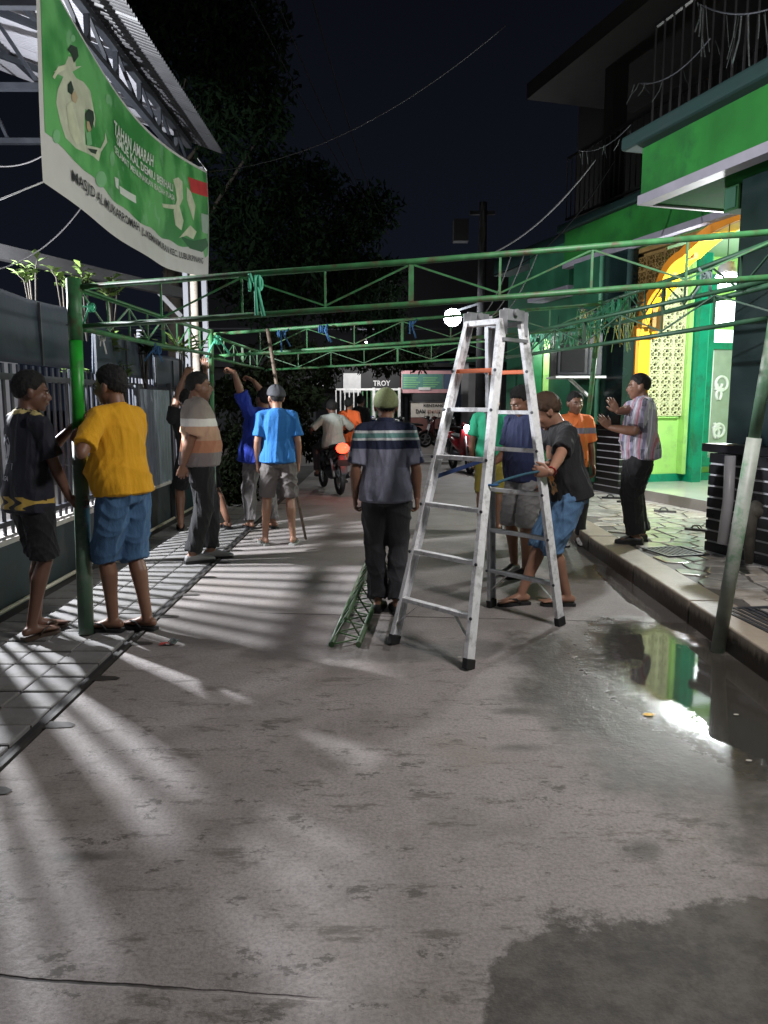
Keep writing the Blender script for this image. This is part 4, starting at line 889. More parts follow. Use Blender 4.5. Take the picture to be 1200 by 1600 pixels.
q = MB(); q.bar((-9, 26.4, 3.98), (9, 26.4, 3.98), .05); tag(q.build('lamp_wire_beam', DARKSTEEL), 'thin beam over the far shop front carrying the added bulb', 'beam')
# street lamp behind the camera that lights the foreground
slt = thing('street_lamp', 'street lamp reaching over the road from behind the viewpoint', 'street lamp', (-2.2, -1.5, 0)); c = Vector(L_REAR.location)
q = MB(); q.tube([(-2.2, -1.5, 0), (-2.2, -1.5, 5.0), (-1.9, -1.0, 5.2), (c.x, c.y-.1, 4.92)], .05, 10); q.build('pole', STEEL, slt); q = MB(); q.tube([(c.x, c.y, 4.82), (c.x, c.y, 4.95)], [.2, .12], 16); q.build('lamp_head', STEEL, slt)
# ================================================================ PLANTS
def leafmat(name, col, var=.35, spec=.04): return mat(name, col, .8, var, 3, spec=spec)
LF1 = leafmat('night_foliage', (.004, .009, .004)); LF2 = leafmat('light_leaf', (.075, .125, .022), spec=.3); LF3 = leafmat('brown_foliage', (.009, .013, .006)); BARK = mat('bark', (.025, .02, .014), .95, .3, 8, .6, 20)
def leaves(name, centres, n, size, m_, parent, seed=1, droop=.3, asp=.38):
    rr = np.random.RandomState(seed); V = []; F = []
    cs = np.array([c[:3] for c in centres]); rs = np.array([c[3] for c in centres]); wts = rs**2; wts /= wts.sum()
    k = rr.choice(len(cs), n, p=wts); d = rr.normal(size=(n, 3)); d /= np.linalg.norm(d, axis=1)[:, None]; r = rs[k]*rr.uniform(.35, 1.05, n)
    p = cs[k]+d*r[:, None]*np.array([1, 1, .75])
    a = rr.normal(size=(n, 3)); a[:, 2] -= droop*2; a /= np.linalg.norm(a, axis=1)[:, None]; u = np.cross(a, rr.normal(size=(n, 3))); u /= np.linalg.norm(u, axis=1)[:, None]
    s = size*rr.uniform(.6, 1.4, n)[:, None]; nn_ = np.cross(a, u)
    q = np.stack([p, p+a*s*.5+u*s*asp*.5+nn_*s*.08, p+a*s, p+a*s*.5-u*s*asp*.5+nn_*s*.08], 1).reshape(-1, 3)
    me = bpy.data.meshes.new(name); f = np.arange(4*n).reshape(n, 4); me.from_pydata((q-np.array(world_of(parent).translation)).tolist(), [], f.tolist()); me.materials.append(m_)
    o = bpy.data.objects.new(name, me); C.objects.link(o); o.parent = parent; return stuff(o)
def tree(lab, base, h, cents, n, size, m_, seed, name='tree', group=None):
    o = thing(name, lab, 'tree', base, group=group); base = Vector(base); rr = random.Random(seed)
    q = MB(); top = base+Vector((rr.uniform(-.3, .3), rr.uniform(-.3, .3), h)); q.tube([base, base.lerp(top, .5)+Vector((.15, .1, 0)), top], [.16*h/5, .11*h/5, .06*h/5], 10); q.build('trunk', BARK, o)
    for c in cents[:7]:
        q = MB(); s = base.lerp(top, rr.uniform(.5, .95)); e = Vector(c[:3]); q.tube([s, s.lerp(e, .5)+Vector((0, 0, .2)), e], [.05, .035, .015], 7); q.build('limb', BARK, o)
    leaves('crown', cents, n, size, m_, o, seed); return o
rr = random.Random(5)
cs = [(P(px, py, Y).x, Y, P(px, py, Y).z, r) for px, py, Y, r in ((300, 60, 15, 1.3), (380, 130, 15, 1.0), (340, 190, 14.5, .8), (420, 190, 15, .5), (250, -40, 15, 1.6), (390, 40, 16, .9), (420, 260, 17, .7), (330, 330, 16, 1.4), (430, 350, 16, 1.1), (520, 380, 18, 1.1), (570, 330, 19, .9), (480, 290, 18, .9), (540, 450, 18, 1.2), (420, 440, 16, 1.2), (590, 440, 20, .9), (600, 500, 20, .7))]
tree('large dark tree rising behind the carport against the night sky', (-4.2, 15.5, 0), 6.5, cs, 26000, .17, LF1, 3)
cs = [(P(px, py, Y).x, Y, P(px, py, Y).z, r) for px, py, Y, r in ((440, 545, 14, .5), (480, 560, 14, .5), (400, 600, 13.5, .55), (430, 650, 13, .6), (470, 620, 14, .5), (520, 560, 15, .4), (560, 555, 16, .4), (600, 560, 17, .5), (385, 690, 12, .55), (365, 770, 11.5, .4), (350, 620, 11.8, .4), (490, 690, 14, .45), (380, 740, 11.6, .45), (650, 555, 19, .5), (505, 590, 15, .3))]
tree('bushy brown-green tree behind the two blue shirts', (-2.4, 13.6, 0), 2.3, cs, 9000, .13, LF3, 8)
def sprig(p, lab, n, L, m_, up=1.0, seed=0, wd=.46, group=None, name='shrub'):
    o = thing(name, lab, 'plant', p, group=group); rr = random.Random(seed); p = Vector(p)
    for s_ in range(max(3, n//6)):
        e = p+Vector((rr.uniform(-.15, .15), rr.uniform(-.2, .2), rr.uniform(.05, .26)*up)); q = MB(); q.tube([p-Vector((0, 0, .5)), p.lerp(e, .6), e], [.010, .007, .004], 5); st_ = q.build('stem', BARK, o)
        for k in range(9):
            f = .35+.65*k/8; c = p.lerp(e, f); a = rr.uniform(0, 6.28); d = Vector((math.cos(a), math.sin(a), rr.uniform(.1, .9))).normalized(); w_ = d.cross(Vector((0, 0, 1))).normalized(); l = L*rr.uniform(.6, 1.1)
            b = MB(); b.smooth = True; m1 = c+d*l*.5+Vector((0, 0, .01)); b.add([c, m1-w_*l*wd*.5, m1+Vector((0, 0, -l*.05)), m1+w_*l*wd*.5, c+d*l-Vector((0, 0, l*.15))], [(0, 2, 1), (0, 3, 2), (1, 2, 4), (2, 3, 4)]); b.build('leaf', m_, st_)
    return o
PG = 'leafy plants rising over the fence panels'
sprig(P(52, 450, 7.2), 'yellow-green sprig above the navy panel at the far left', 26, .15, LF2, seed=1, group=PG)
sprig(P(100, 452, 7.6), 'yellow-green shrub left of the thick green post top', 34, .14, LF2, seed=2, group=PG)
sprig(P(132, 452, 7.8), 'taller shrub tip directly behind the thick green post', 34, .13, LF2, seed=9, group=PG)
sprig(P(172, 470, 8.0), 'leafy shrub hanging right of the thick green post', 40, .15, LF2, seed=3, group=PG)
sprig(P(180, 560, 8.1), 'bright leaves in the gap between the navy panels', 40, .18, LF2, seed=4, up=1.3, group=PG)
sprig(P(195, 600, 8.2), 'low bright leaves behind the bars beside the yellow man', 30, .16, LF2, seed=11, up=.8, group=PG)
sprig(P(105, 590, 7.4), 'small leaves between the bars left of the green post', 24, .13, LF2, seed=5, up=.5, group=PG)
sprig(P(280, 560, 9.2), 'spiky light plant between the gate and the banner posts', 26, .42, LF2, wd=.10, seed=6, up=.6, group=PG)
sprig(P(225, 560, 9.0), 'leafy stems behind the ribbed gate', 40, .18, LF1, seed=7, up=1.4, group=PG)
# ================================================================ PEOPLE
def Rx(a): return Matrix.Rotation(a, 3, 'X')
def Ry(a): return Matrix.Rotation(a, 3, 'Y')
def Rz(a): return Matrix.Rotation(a, 3, 'Z')
def loft(b, rings, n=16, capr=.5):
    # rings: (centre, axis_a*ra, axis_b*rb); rounded ends
    rings = list(rings); c0, a0, b0 = rings[0]; c1, a1, b1 = rings[-1]
    def cap(c, a, b_, d):
        r = min(a.length, b_.length)*capr
        return [(c+d*r*.6, a*.80, b_*.80), (c+d*r*.95, a*.42, b_*.42)]
    d0 = (rings[0][0]-rings[1][0]).normalized(); d1 = (rings[-1][0]-rings[-2][0]).normalized()
    if capr: rings = cap(c0, a0, b0, d0)[::-1]+rings+cap(c1, a1, b1, d1)
    vs = []; fs = []
    for c, a, b_ in rings:
        for k in range(n): t_ = 2*PI*k/n; vs.append(c+a*math.cos(t_)+b_*math.sin(t_))
    m_ = len(rings)
    for i in range(m_-1):
        for k in range(n): k2 = (k+1) % n; fs.append((i*n+k, i*n+k2, (i+1)*n+k2, (i+1)*n+k))
    fs.append(tuple(range(n))[::-1]); fs.append(tuple((m_-1)*n+k for k in range(n)))
    b.add(vs, fs)
def limb(b, pts, rad, ref=Vector((0, 1, 0)), n=14, capr=.9):
    rings = []
    for i, p in enumerate(pts):
        t_ = (pts[min(i+1, len(pts)-1)]-pts[max(i-1, 0)]).normalized(); a = t_.cross(ref)
        if a.length < .1: a = t_.cross(Vector((1, 0, 0)))
        a.normalize(); c = a.cross(t_).normalized(); r = rad[i]; ra, rb = r if isinstance(r, tuple) else (r, r); rings.append((p, a*ra, c*rb))
    loft(b, rings, n, capr)
def ik(a, b, l1, l2, pole):
    d = b-a; L = d.length
    if L > (l1+l2)*.999: b = a+d.normalized()*(l1+l2)*.999; d = b-a; L = d.length
    x = (l1*l1-l2*l2+L*L)/(2*L); h = math.sqrt(max(0, l1*l1-x*x)); u = d.normalized(); p = (pole-u*pole.dot(u))
    p = p.normalized() if p.length > 1e-4 else Vector((0, 1, 0))
    return a+u*x+p*h, b
def remesh(b, vox, it=4, fac=.5):
    me = bpy.data.meshes.new('r'); me.from_pydata([tuple(v) for v in b.v], [], b.f); o = bpy.data.objects.new('r', me); C.objects.link(o)
    m_ = o.modifiers.new('r', 'REMESH'); m_.mode = 'VOXEL'; m_.voxel_size = vox; m_.use_smooth_shade = True
    if it: s_ = o.modifiers.new('s', 'SMOOTH'); s_.iterations = it; s_.factor = fac
    dg = bpy.context.evaluated_depsgraph_get(); r = bpy.data.meshes.new_from_object(o.evaluated_get(dg)); bpy.data.objects.remove(o); bpy.data.meshes.remove(me); return r
def npco(me): a = np.empty(len(me.vertices)*3, np.float32); me.vertices.foreach_get('co', a); return a.reshape(-1, 3)
def folds(me, amp, seed, mode='shirt', zhem=None):
    co = npco(me); no = np.empty(len(me.vertices)*3, np.float32); me.vertices.foreach_get('normal', no); no = no.reshape(-1, 3); r = np.random.RandomState(seed)
    w_ = np.zeros(len(co)); warp = np.stack([np.sin(co@r.normal(size=3)*7+r.rand()*6) for _ in range(3)], 1)*.035
    q = co+warp
    for i in range(7):
        d = r.normal(size=3); d /= np.linalg.norm(d); d[2] *= (.35 if mode == 'shirt' else .9 if mode == 'short' else .45)
        f = r.uniform(20, 62); w_ += (1-np.abs(np.sin(q@d*f+r.rand()*6)))**2*r.uniform(.5, 1)*np.clip(.5+.8*np.sin(q@r.normal(size=3)*5+r.rand()*6), 0, 1)
    w_ = w_/2.2-.35
    if mode == 'shirt':
        zz = co[:, 2]; lo = zz.min(); t_ = np.clip(1-(zz-lo)/.28, 0, 1); an = np.arctan2(co[:, 1], co[:, 0]); w_ = w_*(1-.9*np.abs(no[:, 2])**1.5)+t_*(1-np.abs(no[:, 2]))*(.45*np.sin(an*5+seed)+.25*np.sin(an*9+seed*2))-.25*np.exp(-((zz-lo-.16)/.05)**2)*np.sin(an*3+seed)
    me.vertices.foreach_set('co', (co+no*(w_*amp*2.1)[:, None]).astype(np.float32).ravel()); me.update()
def link(me, name, mats, parent):
    for m_ in (mats if isinstance(mats, (list, tuple)) else [mats]): me.materials.append(m_)
    me.polygons.foreach_set('use_smooth', [True]*len(me.polygons)); o = bpy.data.objects.new(name, me); C.objects.link(o); o.parent = parent; me.name = name; return o
def hand(b, wr, d, pn, side, k, curl=.5, spread=.06, thumb=.6):
    # wr wrist, d finger direction, pn palm normal; side=+1 right hand
    d = d.normalized(); pn = (pn-d*pn.dot(d)).normalized(); s_ = d.cross(pn).normalized()*side      # s_ points to the thumb side for the right hand
    loft(b, [(wr, s_*.026*k, pn*.019*k), (wr+d*.03*k, s_*.033*k, pn*.017*k), (wr+d*.06*k, s_*.040*k, pn*.015*k), (wr+d*.088*k, s_*.038*k, pn*.012*k)], 12, .5)
    for i, (o_, L) in enumerate(((.030, .070), (.010, .080), (-.010, .074), (-.029, .058))):
        base = wr+d*(.080-.004*abs(i-1))*k+s_*o_*k; dd = (d+s_*(o_*spread*25)).normalized(); pts = [base-dd*.015*k, base]
        ang = 0
        for j, f in enumerate((.45, .32, .26)):
            ang += curl*(.55+.45*j); pts.append(pts[-1]+(dd*math.cos(ang)+pn*math.sin(ang))*L*f*k)
        limb(b, pts, [.0090*k, .0088*k, .0084*k, .0078*k, .0066*k], s_, 8)
    tb = wr+d*.022*k+s_*.024*k; td = (s_*.75+d*.75+pn*.3*thumb).normalized(); t2 = (s_*.2+d*.9+pn*.45*thumb).normalized()
    limb(b, [tb, tb+td*.034*k, tb+td*.034*k+t2*.026*k, tb+td*.034*k+t2*.048*k], [.013*k, .0105*k, .0095*k, .0075*k], pn, 8)
SK = {}
def skin(tone):
    if tone not in SK:
        m_, t_ = newmat('skin_%s' % {0: 'light', 1: 'tan', 2: 'brown', 3: 'dark'}[tone], .48); c = {0: (.42, .24, .17), 1: (.33, .175, .115), 2: (.23, .115, .072), 3: (.15, .075, .050)}[tone]
        t_.k(t_.b.inputs['Base Color'], t_.mix(t_.noise(14, 5), tuple(x*.78 for x in c), tuple(x*1.12 for x in c))); t_.b.inputs['Subsurface Weight'].default_value = .08; t_.b.inputs['Subsurface Radius'].default_value = (.01, .004, .002); t_.bump(t_.noise(120, 3), .15, .002); SK[tone] = m_
    return SK[tone]
def cloth(name, col, var=.10, rough=.85):
    m_, t_ = newmat(name, rough); t_.k(t_.b.inputs['Base Color'], t_.mix(t_.noise(5, 6), tuple(x*(1-var) for x in col), tuple(min(1, x*(1+var)) for x in col))); t_.bump(t_.math('ADD', t_.noise(260, 2), t_.math('MULTIPLY', t_.noise(17, 6, stretch=(1, 1, .45)), 9)), .5, .004); t_.b.inputs['Sheen Weight'].default_value = .05; return m_
HAIR = mat('black_hair', (.006, .0055, .0055), .8, .4, 30, .9, 90, stretch=(1, 1, .3), bdist=.006); HAIRB = mat('brown_hair', (.045, .024, .012), .75, .5, 18, .9, 90, stretch=(1, 1, .3), bdist=.006); HAIRG = mat('greying_hair', (.012, .0115, .011), .8, .5, 30, .9, 90, bdist=.006)
EYE = mat('eye_white', (.55, .52, .48), .3); IRIS = mat('dark_iris', (.012, .008, .006), .2); LIP = mat('lip', (.20, .075, .06), .5)
def person(label, foot, heading, H=1.70, lean=0, side=0, twist=0, build=1.0, belly=0, head=(0, 0), hips=(0, 0, 0), feet=None, hands=None, elbow=None, curl=(.5, .5), hdir=None, palm=None,
           tone=2, hair=HAIR, shirt=None, sleeve=.72, hem=-.10, ease=.016, collar=None, legs=None, leglen='short', legw=1.0, shoes='sandal', shoem=None, vox=.0085, foldamp=.008, seed=1, hairtype='short', face=True, cap=None, capm=None, group=None, knee=None, footyaw=(8, -8), footlift=(0, 0), legtop=.02):
    k = H/1.725; root = thing('person', label, 'person', foot, rz=-R(heading), group=group); W = world_of(root); Wi = W.inverted()
    L3 = Wi.to_3x3()
    Z = Vector((0, 0, 1)); bw = build
    pel = Vector((hips[0], hips[1], .973*k+hips[2])); Rt = Rz(R(-twist)) @ Ry(R(side)) @ Rx(R(-lean))
    def tp(x, y, h): return pel+Rt @ Vector((x*k, y*k, h*k))
    feet = feet or ((-.11, 0), (.11, 0)); sg_ = (-1, 1)
    hip = [pel+Rz(R(-twist*.5)) @ Vector((s_*.085*k*bw, 0, -.03*k)) for s_ in sg_]
    fl_ = .024 if shoes else .004
    ank = [Vector((feet[i][0], feet[i][1], .075*k+fl_+footlift[i])) for i in (0, 1)]; knees = []
    for i in (0, 1):
        kp = Vector(knee[i]) if knee else Vector((sg_[i]*.12, 1, 0)); kn, an = ik(hip[i], ank[i], .435*k, .425*k, kp); knees.append(kn); ank[i] = an
    sho = [tp(s_*.165*bw, -.005, .432) for s_ in sg_]
    tgt = []; elb = []
    for i in (0, 1):
        h_ = hands[i] if hands and hands[i] is not None else None
        if h_ is None: wv = sho[i]+Vector((sg_[i]*(.055+.05*(bw-1)), .045, -.515*k))
        elif isinstance(h_, Vector): wv = Wi @ h_
        else: wv = Vector(h_)
        ep = Vector(elbow[i]) if elbow and elbow[i] is not None else Vector((sg_[i]*.35, -1, 0)); e_, wv = ik(sho[i], wv, .285*k, .25*k, ep); elb.append(e_); tgt.append(wv)
    # ---- body
    b = MB(); Rt3 = Rt
    def tr(h, ra, rb, oy=0): return (tp(0, oy, h), Rt3 @ Vector((ra*k*bw, 0, 0)), Rt3 @ Vector((0, rb*k*(1+(bw-1)*.7), 0)))
    tor = [(-.09, .135, .095, 0), (0, .160, .112, 0), (.09, .152, .108, .005), (.17, .142, .102, .008), (.30, .158, .112, .005), (.385, .160, .106, 0), (.435, .140, .088, -.004), (.475, .092, .068, -.008), (.505, .058, .054, -.010)]
    bl = lambda h: belly*math.exp(-((h-.11)/.13)**2)
    loft(b, [tr(h, ra+bl(h)*.6, rb+bl(h)*.7, oy+bl(h)*.8) for h, ra, rb, oy in tor], 20)
    nb = tp(0, -.008, .50); RH = Rz(R(-head[0])) @ Rx(R(-head[1]-lean*.25)); hc = nb+(Rt @ Vector((0, .012, .028))*k)+RH @ Vector((0, .022*k, .092*k))
    kh = k*1.10
    def hp(x, y, z): return hc+RH @ Vector((x*kh, y*kh, z*kh))
    limb(b, [nb-Rt @ Vector((0, 0, .04*k)), nb.lerp(hp(0, -.02, -.05), .5), hp(0, -.02, -.03)], [.058*k*bw, .053*k*bw, .054*k], n=16)
    H4 = RH.to_4x4()
    def he(c_, r_): b.ell(hp(*c_), tuple(x*kh for x in r_), H4, 16, 10)
    fw = 1+(bw-1)*.5
    he((0, -.012, .026), (.074, .093, .088)); he((0, .020, -.028), (.060*fw, .070, .080)); he((0, .030, -.072), (.047*fw, .052, .034)); he((0, .064, -.090), (.022, .018, .018))
    he((-.034, .064, -.022), (.022, .022, .024)); he((.034, .064, -.022), (.022, .022, .024)); he((0, .076, .024), (.046, .016, .011)); he((0, .100, -.028), (.017, .014, .011)); limb(b, [hp(0, .083, .016), hp(0, .104, -.022)], [.008*k, .012*k], n=8)
    he((0, .084, -.052), (.024, .012, .007)); he((0, .082, -.063), (.020, .012, .007))
    for s_ in sg_: he((s_*.075, -.008, -.008), (.010, .020, .032)); he((s_*.080, -.016, .004), (.008, .014, .022))
    limb(b, [sho[0], tp(0, -.012, .455), sho[1]], [.050*k, .055*k, .050*k])
    for i in (0, 1):
        s_, e_, w_ = sho[i], elb[i], tgt[i]
        limb(b, [s_, s_.lerp(e_, .35), s_.lerp(e_, .75), e_], [.052*k*bw, .047*k*bw, .040*k*bw, .038*k*bw]); limb(b, [e_, e_.lerp(w_, .25), e_.lerp(w_, .7), w_], [.037*k*bw, .040*k*bw, .030*k*bw, (.026*k, .022*k)])
        hp_, kn, an = hip[i], knees[i], ank[i]
        limb(b, [hp_, hp_.lerp(kn, .3), hp_.lerp(kn, .75), kn], [.085*k*bw, .082*k*bw, .062*k*bw, .054*k*bw]); fwd = Vector((0, 1, 0)); cb = Vector((0, -.012*k, 0))
        limb(b, [kn, kn.lerp(an, .12)+cb*.3, kn.lerp(an, .30)+cb, kn.lerp(an, .62)+cb*.5, an], [.052*k*bw, .050*k*bw, .055*k*bw, .042*k*bw, .034*k*bw])
        fd = Rz(R(-footyaw[i])) @ Vector((0, 1, 0)); fx = Rz(R(-footyaw[i])) @ Vector((1, 0, 0)); zf = fl_+footlift[i]; g_ = lambda f, z: Vector((an.x, an.y, zf))+fd*f*k+Z*z*k
        loft(b, [(g_(-.055, .030), fx*.026*k, Z*.028*k), (g_(-.02, .036), fx*.032*k, Z*.034*k), (g_(.04, .034), fx*.034*k, Z*.032*k), (g_(.09, .024), fx*.042*k, Z*.022*k), (g_(.135, .016), fx*.046*k, Z*.016*k), (g_(.165, .012), fx*.040*k, Z*.011*k)], 14, .6); limb(b, [an, g_(.0, .04)], [.034*k, .034*k])
        if not (shoes == 'shoe'):
            for j, o_ in enumerate((-.033, -.014, .003, .019, .033)):
                oo = o_*(-sg_[i]); L = (.040, .030, .026, .020, .014)[j] if True else 0
                limb(b, [g_(.15, .012)+fx*(-oo)*k*1.0, g_(.165+L, .011)+fx*(-oo)*k], [(.0125 if j == 0 else .009)*k, (.011 if j == 0 else .0075)*k], n=7)
    me = remesh(b, vox, 5, .5)
    hb = MB()
    for i in (0, 1):
        d = (tgt[i]-elb[i]).normalized(); hd = hdir[i] if hdir and hdir[i] is not None else None
        if hd is not None: d = (L3 @ Vector(hd)).normalized()
        pn = (L3 @ Vector(palm[i])) if palm and palm[i] is not None else Vector((-sg_[i], .15, 0)); hand(hb, tgt[i]-(tgt[i]-elb[i]).normalized()*.008, d, pn, sg_[i], k*1.04, curl[i])
    mh = remesh(hb, .0042, 2, .4); bm2 = bmesh.new(); bm2.from_mesh(me); bm2.from_mesh(mh); me2 = bpy.data.meshes.new('body'); bm2.to_mesh(me2); bm2.free(); body = link(me2, 'body', skin(tone), root); bpy.data.meshes.remove(me); bpy.data.meshes.remove(mh)
    # ---- hair / cap
    rr = random.Random(seed)
    if hairtype:
        q = MB(); nu, nv = 88, 54; vs = []; fs = []
        for j in range(nv+1):
            th = PI*j/nv
            for i in range(nu):
                a = 2*PI*i/nu; dx, dy, dz = math.sin(th)*math.cos(a), math.sin(th)*math.sin(a), math.cos(th)
                front = max(0, dy); line = -.78+1.22*min(1, max(0, (dy+.55)/1.35))**1.1-(.12 if abs(dx) > .8 and dy > -.1 and dy < .45 else 0)      # hairline height for this direction
                line += mnoise.noise(Vector((dx*9, dy*9, seed)))*.16; f = 1/(1+math.exp(-(dz-line)/.07)); top_ = max(0, dz); vol = (1.05+.07*top_) if hairtype == 'short' else (1.035+.02*top_) if hairtype == 'crop' else 1.13+.06*top_
                vol = 1.0 if cap else vol; nz = 0 if cap else mnoise.noise(Vector((dx*5+seed, dy*5, dz*5)))*.06+mnoise.noise(Vector((dx*14+seed, dy*14, dz*14)))*.05+mnoise.noise(Vector((dx*34, dy*34, dz*34+seed)))*.035
                s_ = (.88+(vol+nz-.88)*f); vs.append(hp(dx*.076*s_, -.012+dy*.095*s_, .028+dz*.090*(s_+.02*f)))
        for j in range(nv):
            for i in range(nu): fs.append((j*nu+i, j*nu+(i+1) % nu, (j+1)*nu+(i+1) % nu, (j+1)*nu+i))
        q.smooth = True; q.add([W @ v for v in vs], fs); q.build('hair', hair, root)
    if cap:
        q = MB(); nu, nv = 32, 10; vs = []; fs = []; cut = {'skull': .58, 'ball': .50, 'helmet': .70, 'peci': .5}[cap]; ex = {'skull': 1.10, 'ball': 1.14, 'helmet': 1.42, 'peci': 1.1}[cap]
        for j in range(nv+1):
            th = PI*cut*j/nv
            for i in range(nu):
                a = 2*PI*i/nu; dx, dy, dz = math.sin(th)*math.cos(a), math.sin(th)*math.sin(a), math.cos(th); tilt = .018*dy if cap != 'helmet' else 0
                vs.append(hp(dx*.076*ex, -.012+dy*.095*ex, .028+dz*.090*ex+tilt+(.004*math.sin(a*7) if cap == 'ball' else 0)))
        for j in range(nv):
            for i in range(nu): fs.append((j*nu+i, j*nu+(i+1) % nu, (j+1)*nu+(i+1) % nu, (j+1)*nu+i))
        q.smooth = True; q.add([W @ v for v in vs], fs); c_ = q.build('cap' if cap != 'helmet' else 'helmet', capm, root); md = c_.modifiers.new('s', 'SOLIDIFY'); md.thickness = .004
        if cap == 'ball':
            q = MB(); q.prism([(x*.07, .07+y*.095) for x, y in ((-1, 0), (-.85, .5), (-.4, .85), (0, .95), (.4, .85), (.85, .5), (1, 0))], .006, W @ Matrix.Translation(hp(0, 0, .045)) @ H4 @ Matrix.Rotation(-.15, 4, 'X') @ Matrix.Scale(k, 4)); q.build('peak', capm, root)
    if face:
        for s_ in sg_:
            q = MB(); q.ell(W @ hp(s_*.030, .0805, .004), (.012*k, .007*k, .0062*k), (W.to_3x3() @ RH).to_4x4(), 12, 8); e_ = q.build('eye', EYE, root); q = MB(); q.ell(W @ hp(s_*.030, .0865, .004), (.0055*k, .0025*k, .0055*k), (W.to_3x3() @ RH).to_4x4(), 10, 6); q.build('iris', IRIS, e_)
            q = MB(); q.tube([W @ hp(s_*x, y, z) for x, y, z in ((.014, .0935, .018), (.030, .091, .0235), (.046, .078, .018))], [.003*k, .0042*k, .002*k], 6); q.build('eyebrow', HAIR, root)
        q = MB(); q.tube([W @ hp(x, y, -.0575) for x, y in ((-.022, .087), (0, .0965), (.022, .087))], [.002*k, .004*k, .002*k], 6); q.build('lips', LIP, root)
    # ---- shirt
    if shirt:
        b = MB(); e = ease; hs_ = [(hem, .162, .118, 0)] + [(hem*.5, .160, .116, 0), (0, .160, .114, 0)]+tor[2:6]+[(.440, .142, .090, -.005), (.478, .100, .074, -.008), (.503, .068, .062, -.01)]
        loft(b, [tr(h, ra+e*(1.5-1.0*max(0, min(1, h/.5)))+bl(h)*.6, rb+e*(1.7-1.1*max(0, min(1, h/.5)))+bl(h)*.7, oy+bl(h)*.8) for h, ra, rb, oy in hs_], 24, .15)
        limb(b, [sho[0], tp(0, -.012, .455), sho[1]], [.064*k*bw, .064*k*bw, .064*k*bw])
        for i in (0, 1):
            s_, e_, w_ = sho[i], elb[i], tgt[i]; pts = [s_.lerp(tp(0, 0, .42), .25), s_, s_.lerp(e_, .4), s_.lerp(e_, min(1, sleeve))]; rad = [.062*k*bw, .067*k*bw, .066*k*bw, .072*k*bw]
            if sleeve > 1: pts += [e_, e_.lerp(w_, sleeve-1)]; rad = [.060*k*bw, .066*k*bw, .062*k*bw, .055*k*bw, .054*k*bw, .046*k*bw]
            limb(b, pts, rad, n=16, capr=.05)
        me = remesh(b, vox, 5, .5); folds(me, foldamp, seed, 'shirt'); shirt_o = link(me, 'shirt', shirt, root)
        q = MB(); q.smooth = True; cm = collar or shirt; rc = []
        for j, (h, r_, o_) in enumerate(((.496, .073, 0), (.520, .066, .0), (.528, .064, 0), (.520, .060, 0))) if collar else enumerate(((.492, .073, 0), (.505, .070, 0), (.508, .066, 0), (.500, .062, 0))):
            rc.append((W @ tp(0, -.008+.012, h), (W.to_3x3() @ Rt) @ Vector((r_*k*bw, 0, 0)), (W.to_3x3() @ Rt) @ Vector((0, r_*k, -.012*k))))
        loft(q, rc, 24, 0); q.f = q.f[:-2]; q.m = q.m[:-2]; q.sm = q.sm[:-2]; q.build('collar', cm, root)
    # ---- shorts or trousers
    if legs:
        b = MB(); loft(b, [tr(legtop, .158+.01+bl(legtop)*.5, .114+.01+bl(legtop)*.6, bl(legtop)*.7), tr(0, .172, .125), tr(-.07, .170, .120), tr(-.12, .120, .10)], 22, .2)
        for i in (0, 1):
            hp_, kn, an = hip[i], knees[i], ank[i]; g1 = legw
            if leglen == 'short': limb(b, [hp_+Z*.02, hp_.lerp(kn, .3), hp_.lerp(kn, .7), kn.lerp(hp_, .03)], [.092*k*bw, .098*k*bw*g1, .092*k*bw*g1, .092*k*bw*g1], n=18, capr=.03)
            elif leglen == 'knee': limb(b, [hp_+Z*.02, hp_.lerp(kn, .3), hp_.lerp(kn, .7), kn, kn.lerp(an, .12)], [.092*k*bw, .096*k*bw*g1, .088*k*bw*g1, .082*k*bw*g1, .080*k*bw*g1], n=18, capr=.03)
            else:
                e_ = kn.lerp(an, .97); limb(b, [hp_+Z*.02, hp_.lerp(kn, .3), hp_.lerp(kn, .7), kn, kn.lerp(an, .35), kn.lerp(an, .7), e_], [.092*k*bw, .094*k*bw*g1, .080*k*bw*g1, .074*k*bw*g1, .068*k*bw*g1, .062*k*bw*g1, .064*k*bw*g1], n=18, capr=.03)
        me = remesh(b, vox, 5, .5); folds(me, foldamp*1.15, seed+5, 'short' if leglen != 'long' else 'long'); link(me, 'trousers' if leglen == 'long' else 'shorts', legs, root)
    # ---- footwear
    sm2 = shoem or RUBBER
    for i in (0, 1):
        if not shoes: continue
        M_ = W @ Matrix.Translation((ank[i].x, ank[i].y, footlift[i])) @ Matrix.Rotation(-R(footyaw[i]), 4, 'Z') @ Matrix.Translation((0, .058*k, 0)) @ Matrix.Scale(k*1.02, 4)
        if shoes == 'sandal': s_ = sole_mb(M_).build('sandal', sm2, root); strap_mb(M_ @ Matrix.Scale(1.1, 4)).build('strap', sm2, s_)
        else:
            b = MB(); loft(b, [(M_ @ Vector((0, y_, z_)), M_.to_3x3() @ Vector((ra, 0, 0)), M_.to_3x3() @ Vector((0, 0, rb))) for y_, z_, ra, rb in ((-.115, .040, .030, .036), (-.06, .046, .038, .044), (.0, .044, .040, .042), (.06, .032, .047, .030), (.11, .026, .046, .024), (.14, .022, .034, .018))], 16, .5); me = remesh(b, .006, 3, .5)
            me.transform(Wi); s_ = link(me, 'shoe', sm2, root); sole_mb(M_ @ Matrix.Scale(1.06, 4)).build('sole', RUBBER, s_)
    root['_'] = 0; del root['_']
